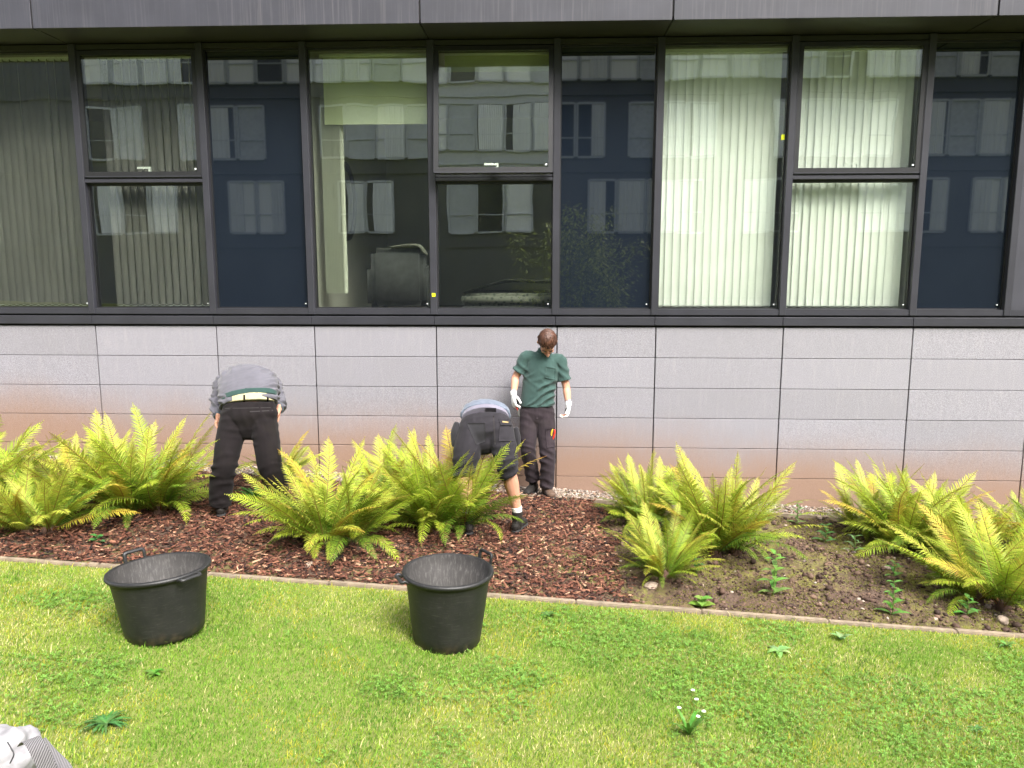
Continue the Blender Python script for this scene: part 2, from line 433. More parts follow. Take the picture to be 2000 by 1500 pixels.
xs = np.concatenate([np.linspace(-9, -6, 20), np.linspace(-5.95, 0.3, 130), np.linspace(0.32, 5.6, 300), np.linspace(5.7, 9, 30)])
ys = np.linspace(KERB_Y+0.01, 0.05, 170)
tag(sheet('planting_bed', xs, ys, soil_z, M['soil']), 'dark mossy soil of the planting bed by the wall', 'soil', kind='structure')

# kerb : pale edging pieces
kerb = empty('kerb', (0, KERB_Y, 0)); tag(kerb, 'pale concrete edging between lawn and planting bed', 'kerb', kind='structure')
x = -8.9
while x < 8.9:
    L = 0.915; x1 = x+L-0.006
    z0, z1 = float(lawn_z(x, KERB_Y)), float(lawn_z(x1, KERB_Y)); t = 0.022+random.uniform(-.004, .004); j = random.uniform(-.006, .006)
    V = [(x, KERB_Y-.026+j, z0-.15), (x1, KERB_Y-.026+j, z1-.15), (x1, KERB_Y+.026+j, z1-.15), (x, KERB_Y+.026+j, z0-.15)]
    V += [(a, b, c+.15+t) for a, b, c in V]
    o = pbuild('edging_piece', V, box_vf(0, 1, 0, 1, 0, 1)[1], M['concrete'], kerb)
    bm = bmesh.new(); bm.from_mesh(o.data); bmesh.ops.bevel(bm, geom=bm.edges[:], offset=0.006, segments=2, affect='EDGES'); bm.to_mesh(o.data); bm.free()
    x += L
gk = empty('gravel_edging', (0, -0.50, 0)); tag(gk, 'thin pale edging between gravel strip and bark mulch', 'edging', kind='structure')
x = -8.9
while x < 5.6:
    L = 1.2; x1 = x+L-.005; z0, z1 = gz(x, -.5), gz(x1, -.5)
    V = [(x, -.518, z0-.1), (x1, -.518, z1-.1), (x1, -.486, z1-.1), (x, -.486, z0-.1)]; V += [(a, b, c+.1+.022) for a, b, c in V]
    pbuild('edging_piece', V, box_vf(0, 1, 0, 1, 0, 1)[1], M['concrete'], gk); x += L

# ---------------------------------------------------------------- the building
ZT = 1.816; CH = 0.335
JX = [-8.81, -7.44, -6.39, -5.022, -3.645, -2.54, -1.184, 0.143, 1.215, 2.582, 3.955, 5.229, 6.3, 7.6, 8.9]
bld = empty('apartment_building', (0, 0.2, 0))
tag(bld, 'grey stone and dark glass residential block behind the planting bed', 'building')
plinth = boxes('plinth_wall', [(-8.9, 9.0, 0.035, 0.30, -1.2, ZT+.02)], M['gap'], bld)
for c in range(8):
    z1 = ZT-c*CH; z0 = z1-CH
    shared = {}
    for a, b in zip(JX[:-1], JX[1:]):
        w = b-a
        g = 0.006
        key = round(w, 3)
        if key not in shared:
            V, F = box_vf(g, w-g, 0.0, 0.034, 0.0028, CH-0.0028)
            me = bpy.data.meshes.new('stone_slab'); me.from_pydata(V, [], F); me.materials.append(M['stone'])
            bm = bmesh.new(); bm.from_mesh(me); bmesh.ops.bevel(bm, geom=bm.edges[:], offset=0.003, segments=1, affect='EDGES'); bm.to_mesh(me); bm.free()
            shared[key] = me
        o = link('stone_slab', shared[key], None, plinth)
        o.location = (a, random.uniform(-.0015, .0015)-0.2, z0)
# sill flashing, bottom rail, head
ZS0, ZS1 = 1.838, 1.928
GB, GT = 2.012, 4.752                      # glass bottom / top
SOF = 4.815
for a, b in zip(JX[:-1], JX[1:]):
    boxes('sill_flashing', [(a-.016, b-.020, -0.028, 0.12, ZS0, ZS1)], M['metal'], bld, bevel=0.003)
boxes('bottom_rail', [(-8.9, 9.0, 0.0, 0.12, ZS1+.022, GB)], M['metal'], bld)
boxes('rail_shadow_gap', [(-8.9, 9.0, 0.05, 0.12, ZS1-.002, ZS1+.024), (-8.9, 9.0, 0.04, 0.12, ZT+.016, ZS0+.004)], M['black'], bld)
boxes('head_rail', [(-8.9, 9.0, 0.01, 0.12, GT, SOF-.012)], M['soffit'], bld)
MX = [j-.022 for j in JX]; MX[11] = 4.915
for k, x in enumerate(MX):
    boxes('mullion', [(x-.036, x+.036, -0.012, 0.13, ZS1+.020, SOF-.010)], M['metal'], bld, bevel=0.004)
# overhang : fascia and soffit panels
OY = -0.55
fx = [-9.0, -5.092, -1.225, 1.219, 4.259, 5.42]
over = boxes('overhang', [(-8.99, 5.40, OY+.02, 0.3, SOF+.018, 6.3)], M['gap'], bld)
for a, b in zip(fx[:-1], fx[1:]):
    boxes('fascia_panel', [(a+.008, b-.008, OY, OY+.018, SOF-.012, 6.3)], M['fascia'], over, bevel=0.003)
    boxes('soffit_panel', [(a+.008, b-.008, OY+.022, 0.012, SOF, SOF+.016)], M['soffit'], over)
    boxes('drip_edge', [(a+.008, b-.008, OY+.020, OY+.10, SOF-.010, SOF-.002)], M['soffit'], over)
boxes('upper_wall', [(5.42, 9.0, -0.02, 0.30, SOF-.02, 6.3)], M['fascia'], bld)
boxes('upper_wall', [(-8.95, 5.40, 0.31, 0.5, SOF, 16)], M['fascia'], bld)

def pane(name, x0, x1, z0, z1, y, mat, parent, th=0.012):
    return boxes(name, [(x0, x1, y, y+th, z0, z1)], mat, parent)
def fixed_window(i, name='window', mat=None):
    x0, x1 = MX[i]+.036, MX[i+1]-.036
    w = boxes(name, [(x0, x0+.014, .045, .11, GB, GT), (x1-.014, x1, .045, .11, GB, GT), (x0+.014, x1-.014, .045, .11, GB, GB+.012), (x0+.014, x1-.014, .045, .11, GT-.02, GT)], M['black'], bld)
    pane('pane' if mat is None else 'spandrel_pane', x0+.014, x1-.014, GB+.012, GT-.02, .062, mat or M['glass'], w)
    boxes('lower_corner_plug', [(x1-.05, x1-.037, .050, .0615, GB+.045, GB+.058)], M['white_plastic'], w)
    return w
TZ0, TZ1 = 3.372, 3.438
def sash_window(i, opening=0.0):
    x0, x1 = MX[i]+.036, MX[i+1]-.036
    w = boxes('window', [(x0, x0+.014, .045, .11, GB, TZ0), (x1-.014, x1, .045, .11, GB, TZ0), (x0+.014, x1-.014, .045, .11, GB, GB+.012), (x0+.014, x1-.014, .045, .11, TZ0-.028, TZ0),
                         (x0, x0+.03, .05, .12, TZ1, GT), (x1-.03, x1, .05, .12, TZ1, GT), (x0+.03, x1-.03, .05, .12, GT-.05, GT)], M['black'], bld)
    pane('pane', x0+.014, x1-.014, GB+.012, TZ0-.028, .062, M['glass'], w)
    boxes('transom', [(x0, x1, -0.004, .12, TZ0, TZ0+.036), (x0, x1, .012, .12, TZ0+.042, TZ1)], M['metal'], w, bevel=.003)
    boxes('lower_corner_plug', [(x1-.05, x1-.037, .050, .0615, GB+.045, GB+.058)], M['white_plastic'], w)
    # sash hung at its top edge
    H = GT-.012-(TZ1+.004); W = x1-x0-.012; b = .045
    s = empty('sash', (0, 0, 0), w)
    s.location = ((x0+x1)/2, -.002-0.2, GT-.012)
    s.rotation_euler = (-opening, 0, 0)
    def sb(name, bl, mat, bev=0):
        V, F = [], []
        for q in bl:
            v, f = box_vf(*q, base=len(V)); V += v; F += f
        me = bpy.data.meshes.new(name); me.from_pydata(V, [], F)
        o = link(name, me, mat, s); return o
    sb('sash_frame', [(-W/2, -W/2+b, 0, .055, -H, 0), (W/2-b, W/2, 0, .055, -H, 0), (-W/2+b, W/2-b, 0, .055, -H, -H+b), (-W/2+b, W/2-b, 0, .055, -b, 0)], M['black'])
    sb('sash_trim', [(-W/2-.004, -W/2, -.004, .05, -H-.004, 0), (W/2, W/2+.004, -.004, .05, -H-.004, 0), (-W/2, W/2, -.004, .05, -H-.012, -H)], M['metal'])
    sb('sash_pane', [(-W/2+b, W/2-b, .012, .024, -H+b, -b)], M['glass'])
    sb('handle', [(-.10, .05, .075, .09, -H+.085, -H+.105), (.03, .052, .06, .09, -H+.045, -H+.09), (-.03, .10, .058, .075, -H+.036, -H+.052)], M['white_plastic'])
    sb('corner_plug', [(W/2-b-.03, W/2-b-.014, .0, .0115, -H+b+.018, -H+b+.034)], M['white_plastic'])
    return w
fixed_window(0); fixed_window(1, 'spandrel_window', M['spandrel']); fixed_window(2)
sash_window(3); fixed_window(4, 'spandrel_window', M['spandrel']); fixed_window(5)
sash_window(6, R(6.5)); fixed_window(7, 'spandrel_window', M['spandrel']); fixed_window(8)
sash_window(9); fixed_window(10, 'spandrel_window', M['spandrel'])
boxes('metal_panel', [(4.951, 9.0, 0.004, 0.10, GB, GT)], M['panel'], bld)
# rooms behind the glass
FLR = 1.86
rm = boxes('room_shell', [(-8.9, 5.2, 4.2, 4.3, FLR, 5.0), (-8.9, 5.2, .13, 4.2, FLR-.05, FLR), (-8.9, 5.2, .13, 4.2, GT+.06, GT+.12)], M['roomwall'], bld)
for x in (-8.85, -3.62, -2.60, 0.20, 1.16, 3.98, 5.15):
    boxes('room_partition', [(x-.05, x+.05, .131, 4.199, FLR+.001, GT+.059)], M['roomwall'], rm)
boxes('room_carpet', [(-8.8, 5.1, .14, 4.19, FLR+.002, FLR+.012)], M['roomfloor'], rm)

# stickers
for u, v, Y, t in ((847, 576, -0.014, 'small square lime sticker low on the mullion below the open sash'),
                   (1531, 268, 0.060, 'largest square lime sticker at the edge of the bright blind pane'),
                   (1970, 573, 0.002, 'small square lime sticker on the grey metal panel at the end')):
    p = at(u, v, Y); h = .027 if u == 1531 else .019
    tag(boxes('sticker', [(p.x-h, p.x+h, Y-.001, Y, p.z-h, p.z+h)], M['lime']), t, 'sticker', 'square lime stickers on the windows')

# ---------------------------------------------------------------- blinds
def vblind(x0, x1, y, ang, mat, label, pitch_=0.083, ztop=4.70, zbot=2.03, w=0.089, jit=3, chain=True):
    t = empty('vertical_blind', ((x0+x1)/2, y, zbot)); tag(t, label, 'blind', 'vertical blinds behind the windows')
    boxes('headrail', [(x0, x1, y-.02, y+.02, ztop, ztop+.035)], M['white_plastic'], t)
    n = int((x1-x0)/pitch_)
    me = bpy.data.meshes.new('slat'); V, F = [], []
    ns = 6
    for i in range(ns+1):
        q = i/ns-.5
        for z in (0.0, ztop-zbot): V.append((q*w, .010*(1-4*q*q), z))
    for i in range(ns): F.append((2*i, 2*i+2, 2*i+3, 2*i+1))
    me.from_pydata(V, [], F); me.materials.append(mat); me.polygons.foreach_set('use_smooth', [True]*len(F))
    ch = bpy.data.meshes.new('chain'); mb = MB()
    if chain: mb.tube([(-pitch_/2, 0, 0), (-pitch_/4, 0, -.010), (0, 0, -.013), (pitch_/4, 0, -.010), (pitch_/2, 0, 0)], [.0022]*5, n=5, sub=2)
    if chain: ch.from_pydata(mb.V, [], mb.F); ch.materials.append(M['white_plastic'])
    for i in range(n):
        o = link('slat', me, None, t); o.location = (x0+(i+.5)*pitch_-(x0+x1)/2, random.uniform(-.002, .002), .012)
        o.rotation_euler = (0, random.uniform(-.002, .002), R(ang+random.uniform(-jit, jit)))
        if chain:
            c = link('bead_chain', ch, None, o); c.rotation_euler = (0, 0, -o.rotation_euler[2])
    return t
vblind(-6.30, -5.10, .22, 60, M['blind_grey'], 'grey vertical blind in the first window, cut by the left edge', w=.078)
vblind(-4.88, -3.72, .22, 60, M['blind_grey'], 'grey vertical blind behind the closed sash window beside the dark blue pane', w=.078)
vblind(1.24, 2.53, .20, 7, M['blind_white'], 'bright white vertical blind behind the undivided pane with the large lime sticker')
vblind(2.62, 3.925, .20, 7, M['blind_white'], 'bright white vertical blind behind the sash window with a white handle')
vblind(-2.44, -2.22, .24, 72, M['louvre'], 'narrow stack of white blind louvres gathered beside the round mirror', pitch_=.018, jit=1, chain=False, zbot=2.16)
def roller(x0, x1, y, zb, label):
    t = empty('roller_blind', ((x0+x1)/2, y, zb)); tag(t, label, 'blind', 'roller blinds')
    boxes('fabric', [(x0, x1, y, y+.003, zb+.02, 4.70)], M['roller'], t)
    boxes('hem_bar', [(x0, x1, y-.006, y+.009, zb, zb+.022)], M['roller'], t)
    mb = MB(); mb.tube([(x0, y+.02, 4.715), (x1, y+.02, 4.715)], [.028, .028], n=12, sub=1, cap=('flat', 'flat')); mb.build('roller_tube', M['white_plastic'], t)
z1 = at(720, 243, .2).z; roller(-2.40, -1.26, .2, z1, 'pale green roller blind drawn a third down above the round mirror')
z2 = at(960, 140, .2).z; roller(-1.08, 0.05, .2, z2, 'short green roller blind drawn down behind the open sash')

# ---------------------------------------------------------------- furniture seen through the glass
def mat_mirror():
    m, nt, bs = newmat('mirror_glass'); bs.inputs['Metallic'].default_value = 1; bs.inputs['Roughness'].default_value = 0.03
    nt.links.new(mixc(nt, noise_(nt, 3), (0.7, 0.72, 0.7), (0.75, 0.76, 0.75)), bs.inputs['Base Color']); return m
M['mirror'] = mat_mirror()
t = empty('round_mirror', (-2.535, 1.55, 3.3)); tag(t, 'large round dark framed mirror on the side wall of the room', 'mirror')
V, F = lathe_vf([(.40, 0), (.40, .02), (.44, .035), (.49, .03), (.50, 0)], 40)
o = pbuild('mirror_frame', [(-2.548+z, 1.55+x, 3.3+y) for x, y, z in V], F, M['black'], t, True)
V, F = lathe_vf([(.001, .012), (.405, .012)], 40); pbuild('mirror_disc', [(-2.548+z, 1.55+x, 3.3+y) for x, y, z in V], F, M['mirror'], t)
M['sofa'] = mat_cloth('grey_upholstery', (0.075, 0.078, 0.08)); M['throw'] = mat_cloth('cream_throw', (0.34, 0.34, 0.30))
M['duvet'] = None
t = empty('armchair', (-1.80, 1.35, FLR+.012)); tag(t, 'grey upholstered armchair with a cream throw behind the fixed pane', 'armchair')
def rbox(name, x0, x1, y0, y1, z0, z1, mat, parent, r=.05):
    o = boxes(name, [(x0, x1, y0, y1, z0, z1)], mat, parent)
    bm = bmesh.new(); bm.from_mesh(o.data); bmesh.ops.bevel(bm, geom=bm.edges[:], offset=r, segments=4, affect='EDGES'); bm.to_mesh(o.data); bm.free()
    o.data.polygons.foreach_set('use_smooth', [True]*len(o.data.polygons)); return o
b0 = FLR+.012
rbox('backrest', -2.13, -1.46, 1.0, 1.25, b0+.12, b0+.83, M['sofa'], t, .07)
rbox('seat', -2.08, -1.51, 1.2, 1.85, b0+.12, b0+.45, M['sofa'], t)
for x in (-2.20, -1.52): rbox('armrest', x, x+.14, 1.1, 1.85, b0+.1, b0+.62, M['sofa'], t)
for x in (-2.13, -1.48):
    for y in (1.1, 1.75): boxes('leg', [(x, x+.05, y, y+.05, b0, b0+.12)], M['black'], t)
mb = MB(); mb.tube([(-1.86, 1.12, b0+.84), (-1.68, 1.1, b0+.86), (-1.53, 1.08, b0+.85), (-1.45, 1.05, b0+.76)], [(.12, .012), (.13, .016), (.12, .02), (.08, .015)], side=(0, 1, 0)); mb.build('throw', M['throw'], t)
def mat_duvet():
    m, nt, bs = newmat('speckled_duvet'); v = nt.nodes.new('ShaderNodeTexVoronoi'); v.inputs['Scale'].default_value = 22
    nt.links.new(nt.nodes.new('ShaderNodeNewGeometry').outputs['Position'], v.inputs['Vector'])
    nt.links.new(ramp(nt, v.outputs['Distance'], [(0.15, (0.03, 0.04, 0.03)), (0.5, (0.15, 0.155, 0.13))]), bs.inputs['Base Color']); bs.inputs['Roughness'].default_value = 0.9; return m
M['duvet'] = mat_duvet()
t = empty('bed', (-0.25, .9, b0)); tag(t, 'bed with a rumpled speckled duvet below the open sash', 'bed')
rbox('mattress', -.95, .12, .35, 1.75, b0+.15, b0+.30, M['duvet'], t, .04)
boxes('bed_base', [(-.93, .10, .37, 1.73, b0, b0+.149)], M['sofa'], t)
gx = np.linspace(-.93, .12, 40); gy = np.linspace(.33, 1.7, 40); X, Y = np.meshgrid(gx, gy)
Z = b0+.30+.12*np.clip((X+.95)/.5, 0, 1)+.10*(fbm(X, Y, 2.5, 4)-.4)
co = np.stack([X, Y, Z], -1).reshape(-1, 3)-np.array(t.location); i = (np.arange(39)[:, None]*40+np.arange(39)[None]).ravel()
np_mesh('duvet', co, np.concatenate([np.stack([i, i+1, i+41], 1), np.stack([i, i+41, i+40], 1)]), M['duvet'], parent=t, smooth=True)

# ---------------------------------------------------------------- what the glass reflects : the block across the garden
opp = empty('opposite_building', (0, -24, 0)); tag(opp, 'dark apartment block with white curtained windows reflected in the glass', 'building')
OYW = -24.0
M['oppwall'] = simple('dark_cladding', (0.085, 0.09, 0.105), 0.6, var=0.2, scale=0.5)
M['upper_lit'] = simple('upper_daylight_tone', (0.55, 0.57, 0.60), 0.6)  # wall tone with the upper floors' extra daylight painted in
M['curtain'] = simple('white_curtain', (0.88, 0.90, 0.93), 0.9, var=0.08, scale=3, stretch=(8, 1, .3))
M['greypanel'] = simple('grey_window_panel', (0.50, 0.53, 0.58), 0.4)
M['darkwin'] = simple('dark_window', (0.03, 0.035, 0.045), 0.1)
boxes('wall', [(-32, 32, OYW-3, OYW, -2, 17.5)], M['oppwall'], opp)
cm = bpy.data.meshes.new('curtain'); V, F = [], []
for i in range(41):
    for z in (0, 1.0): V.append((i/40, .03*math.sin(i*1.9)+.015*math.sin(i*.7), z))
for i in range(40): F.append((2*i, 2*i+2, 2*i+3, 2*i+1))
cm.from_pydata(V, [], F); cm.materials.append(M['curtain'])
fm = bpy.data.meshes.new('window'); V, F = [], []
for b in [(-.04, .04, 0, .12, 0, 2.10), (1.06, 1.14, 0, .12, 0, 2.10), (.04, 1.06, 0, .12, -.06, .02), (.04, 1.06, 0, .12, 2.05, 2.13), (.04, 1.06, .02, .10, .72, .76)]:
    v, f = box_vf(*b, base=len(V)); V += v; F += f
fm.from_pydata(V, [], F); fm.materials.append(M['greypanel'])
pm = {}
for k in ('greypanel', 'darkwin', 'curtain'):
    me = bpy.data.meshes.new('pane'); v, f = box_vf(.04, 1.06, .03, .05, .02, 2.05); me.from_pydata(v, [], f); me.materials.append(M[k]); pm[k] = me
for st in range(5):
    zb = 2.42+1.6+st*3.02-(0 if st else 0)
    if st == 3: boxes('brightened_upper_wall', [(-32, 32, OYW+.001, OYW+.002, zb-1.0, 17.5)], M['upper_lit'], opp)  # thin pale sheet: stronger light on the top floors put into colour
    boxes('floor_band', [(-32, 32, OYW+.003, OYW+.08, zb-.62, zb-.46)], M['greypanel'] if st > 2 else M['oppwall'], opp)
    x = -19.0
    while x < 19:
        for q in range(random.choice((2, 3, 4))):
            w = link('window', fm, None, opp); w.location = (x, 0.003, zb)
            kind = random.choices(('curtain', 'half', 'greypanel', 'darkwin'), (0.46, 0.22, 0.24, 0.08))[0]
            o = link('pane', pm['darkwin' if kind in ('half',) else kind], None, w)
            if kind in ('half', 'curtain') and random.random() < .7:
                c = link('curtain', cm, None, w); s = random.uniform(.45, 1.0); c.scale = (s*1.02, 1, 2.0)
                c.location = (.04 if random.random() < .5 else 1.06-s*1.02, .10, .03)
            x += 1.2
        x += random.choice((0.9, 1.5, 2.2)) if st < 2 else random.choice((0.0, 0.0, 0.5))

# bamboo behind the photographer, seen in the glass
M['bleaf'] = vcol('bamboo_leaf', 0.45, 0.3, 0.4); M['cane'] = simple('bamboo_cane', (0.12, 0.14, 0.04), .5)
bam = empty('bamboo', (0.7, -12.2, 0)); tag(bam, 'loose leafy bamboo bush reflected in the lower centre panes', 'bamboo')
LV, LF, LC = [], [], []
for k in range(16):
    x0 = .7+random.uniform(-1.3, 1.5); y0 = -12.2+random.uniform(-.5, .5); z0 = float(-0.0625*x0+.05); h = random.uniform(3.6, 5.6)*(1-.10*abs(x0-1.0))
    dx, dy = random.uniform(-.9, .9), random.uniform(-.5, .5)
    P = [Vector((x0+dx*f*f, y0+dy*f*f, z0+h*(f-.12*f*f*f))) for f in (0, .25, .5, .75, 1)]
    mb = MB(); mb.tube([tuple(p) for p in P], [.014, .013, .011, .008, .003], n=6, sub=3); mb.build('cane', M['cane'], bam)
    for q in range(340):
        f = random.uniform(.32, 1.0)**.8; i = min(3, int(f*4)); p = P[i].lerp(P[i+1], f*4-i)
        a = random.uniform(0, 2*PI); rr = random.uniform(.05, .55)*(1.25-f*.6); p = p+Vector((math.cos(a)*rr, math.sin(a)*rr, -rr*.25+random.uniform(-.1, .1)))
        d = Vector((math.cos(a), math.sin(a), random.uniform(-1.0, .25))).normalized(); L = random.uniform(.09, .17); w = L*.085
        sd0 = d.cross(Vector((random.uniform(-.4, .4), random.uniform(-.4, .4), 1))).normalized(); b = len(LV)
        LV += [p, p+d*L*.4+sd0*w, p+d*L*.4-sd0*w, p+d*L]; c = random.uniform(.7, 1.4); LC += [[.38*c, .44*c, .11*c]]*4
        LF += [(b, b+2, b+1), (b+1, b+2, b+3)]
np_mesh('foliage', np.array([tuple(v-Vector(bam.location)) for v in LV]), np.array(LF), M['bleaf'], np.array(LC), bam)

# ---------------------------------------------------------------- ferns
def frond_mesh(name, L, phi0, bend, twist, width, npair, colors, seed):
    r = random.Random(seed)
    # rachis curve
    pts = []; tang = []; x = z = 0.0; y = 0.0; n = 60
    for i in range(n+1):
        s = i/n; ph = phi0-bend*s**1.5
        pts.append(Vector((x, y, z))); tang.append(Vector((math.cos(ph), twist*math.sin(s*2.4), math.sin(ph))).normalized())
        x += tang[-1].x*L/n; y += tang[-1].y*L/n; z += tang[-1].z*L/n
    V, F, C = [], [], []
    cg, cy, cb, cs = colors
    def tri(a, b, c): F.append((a, b, c))
    # stalk
    for i in range(0, n, 3):
        rr = .0042*(1-.75*i/n)*L/.9+.0006
        p, q = pts[i], pts[min(i+3, n)]
        b = len(V); t = tang[i]; u = Vector((0, 1, 0)); w = t.cross(u).normalized()
        for c, rad in ((p, rr), (q, rr*.93)):
            for k in range(3):
                a = 2*PI*k/3; V.append(c+u*rad*math.cos(a)+w*rad*math.sin(a)); C.append(cs)
        for k in range(3):
            k2 = (k+1) % 3; tri(b+k, b+k2, b+3+k2); tri(b+k, b+3+k2, b+3+k)
    for j in range(npair):
        s = .10+.895*(j/(npair-1))**.95
        fi = s*n; i0 = min(int(fi), n-1); p = pts[i0].lerp(pts[i0+1], fi-i0); t = tang[i0]
        prof = (math.sin(PI*min(1, (s-.06)/.94)**.72)**.62)*(1 if s < .9 else max(.10, (1-s)/.1*.9+.08))
        for sgn in (-1, 1):
            pl = width*L*prof*r.uniform(.88, 1.08)
            if pl < .004: pl = .004
            u = Vector((0, sgn, 0)); nrm = t.cross(u)*(-sgn); nrm = Vector((-t.z, 0, t.x)) if nrm.length < 1e-6 else nrm.normalized()
            if nrm.z < 0: nrm = -nrm
            ang = R(r.uniform(20, 32)+22*s)
            d = (u*math.cos(ang)+t*math.sin(ang)).normalized()
            up = nrm*r.uniform(.05, .30)
            segs = max(4, 2*int(8*prof)+2); hw = .0078*L/.9*(.55+.45*prof)*r.uniform(.85, 1.1)
            fade = s+r.uniform(-.18, .18)
            k = min(1, max(0, fade*1.25-.18))
            base_c = [cg[i]*(1-k)+cy[i]*k for i in range(3)]
            if r.random() < .03+.10*s*s: base_c = [base_c[i]*.5+cb[i]*.5 for i in range(3)]
            g = r.uniform(.85, 1.12); base_c = [v*g for v in base_c]
            side = d.cross(nrm).normalized()
            b = len(V)
            droop = r.uniform(.02, .36)
            for q in range(segs+1):
                f = q/segs; c = p+d*(pl*f)+up*(pl*f*(1-f))-nrm*(pl*droop*f*f)
                wdt = hw*(1-f**2.2)+.0005; lob = (1.0 if q % 2 else .38)*r.uniform(.85, 1.1)
                V.append(c+side*wdt*lob+d*.004); V.append(c-side*wdt*lob+d*.004); 
                cc = [v*(1-.10*f) for v in base_c] if r.random() > .1 else [base_c[i]*.75+cb[i]*.25 for i in range(3)]
                C.append(cc); C.append(cc)
            for q in range(segs):
                a = b+2*q; tri(a, a+1, a+3); tri(a, a+3, a+2)
    me = bpy.data.meshes.new(name); me.from_pydata([tuple(v) for v in V], [], F); me.update()
    at_ = me.color_attributes.new('Col', 'FLOAT_COLOR', 'POINT')
    c4 = np.ones((len(V), 4), np.float32); c4[:, :3] = np.array(C); at_.data.foreach_set('color', c4.ravel())
    me.materials.append(M['frond']); return me
YEL = ((0.22, 0.32, 0.03), (0.55, 0.58, 0.075), (0.42, 0.21, 0.05), (0.22, 0.12, 0.03))
LIM = ((0.13, 0.26, 0.02), (0.42, 0.52, 0.04), (0.33, 0.20, 0.05), (0.17, 0.12, 0.03))
GRN = ((0.05, 0.14, 0.014), (0.20, 0.33, 0.025), (0.25, 0.17, 0.04), (0.10, 0.09, 0.02))
RUS = ((0.30, 0.31, 0.03), (0.60, 0.46, 0.06), (0.42, 0.16, 0.045), (0.24, 0.10, 0.03))
up_m, mid_m, low_m = [], [], []
for i in range(9):
    c = (YEL, YEL, LIM, YEL, RUS, LIM, YEL, LIM, YEL)[i]
    up_m.append(frond_mesh('frond', 1.0, R(86), R((16, 30, 40, 12, 46, 24, 52, 34, 20)[i]), (-.12, .1, .02, -.05, .15, -.1, .06, .13, -.15)[i], .118+.014*(i % 3), 44, c, 100+i))
for i in range(7):
    c = (YEL, LIM, GRN, LIM, YEL, LIM, GRN)[i]
    mid_m.append(frond_mesh('frond', 1.0, R(64), R((36, 52, 30, 62, 44, 70, 50)[i]), (-.15, .12, .1, -.1, .05, .2, -.2)[i], .128, 42, c, 200+i))
for i in range(6):
    c = (LIM, GRN, LIM, GRN, YEL, LIM)[i]
    low_m.append(frond_mesh('frond', 1.0, R(40), R((70, 85, 60, 95, 80, 105)[i]), (-.2, .2, .1, -.1, .25, -.25)[i], .135, 36, c, 300+i))
def fern(x, y, h, n, label, spread=1.0, low=.20, lean=(0, 0), seed=0, wide=1.0):
    r = random.Random(seed+900)
    z = gz(x, y)-.01
    t = empty('fern', (x, y, z)); tag(t, label, 'fern', 'yellow green ferns in the planting bed')
    nc = 2 if h < .8 else 3; a0 = r.uniform(0, 6.28)
    crowns = [(math.cos(a0+6.283*i/nc)*.13*h*r.uniform(.6, 1.3)*wide, math.sin(a0+6.283*i/nc)*.10*h*r.uniform(.6, 1.3), r.uniform(.84, 1.0) if i else 1.0) for i in range(nc)]
    for cx, cy, cs in crowns:
        mb = MB(); mb.tube([(x+cx, y+cy, z-.02), (x+cx+.005, y+cy, z+.05), (x+cx, y+cy, z+.08)], [.06, .05, .02], n=10, sub=2); mb.build('crown', M['chip_dark'], t)
    for k in range(n):
        q = k/n; cx, cy, cs = crowns[k % nc]; az = k*2.39996+r.uniform(-.4, .4)
        if q < .58: me = r.choice(up_m); s = h*cs*r.uniform(.62, 1.03); tilt = R(r.triangular(0, 52, 26)*spread)
        elif q < 1-low: me = r.choice(mid_m); s = h*cs*r.uniform(.50, .92); tilt = R(r.uniform(-8, 24)*spread)
        else: me = r.choice(low_m); s = h*r.uniform(.42, .72); tilt = R(r.uniform(-10, 8))
        ox, oy = math.cos(az), math.sin(az)
        if ox*cx+oy*cy < 0 and r.random() < .45: az += PI
        o = link('frond', me, None, t)
        o.location = (cx+math.cos(az)*.03+r.uniform(-.02, .02), cy+math.sin(az)*.03+r.uniform(-.02, .02), .03)
        Mz = Matrix.Rotation(az, 4, 'Z') @ Matrix.Rotation(tilt, 4, 'Y') @ Matrix.Rotation(r.uniform(-.45, .45), 4, 'X') @ Matrix.Rotation(r.uniform(-.5, .5), 4, 'Z')
        o.rotation_euler = Mz.to_euler(); o.scale = (s, s*r.uniform(.8, 1.15), s)
    return t
M['chip_dark'] = simple('fern_crown', (0.06, 0.03, 0.018), 0.9, var=.5, scale=40, bmp=.5)
def spot(u, v, e=0.05):
    p = None
    d = FW+RT*((u-1000)/FPX)-UP*((v-750)/FPX); tt = 4.0
    for _ in range(60):
        p = CAM+d*tt; dz = p.z-gz(p.x, p.y); tt += dz/abs(d.z)*.7
    return p
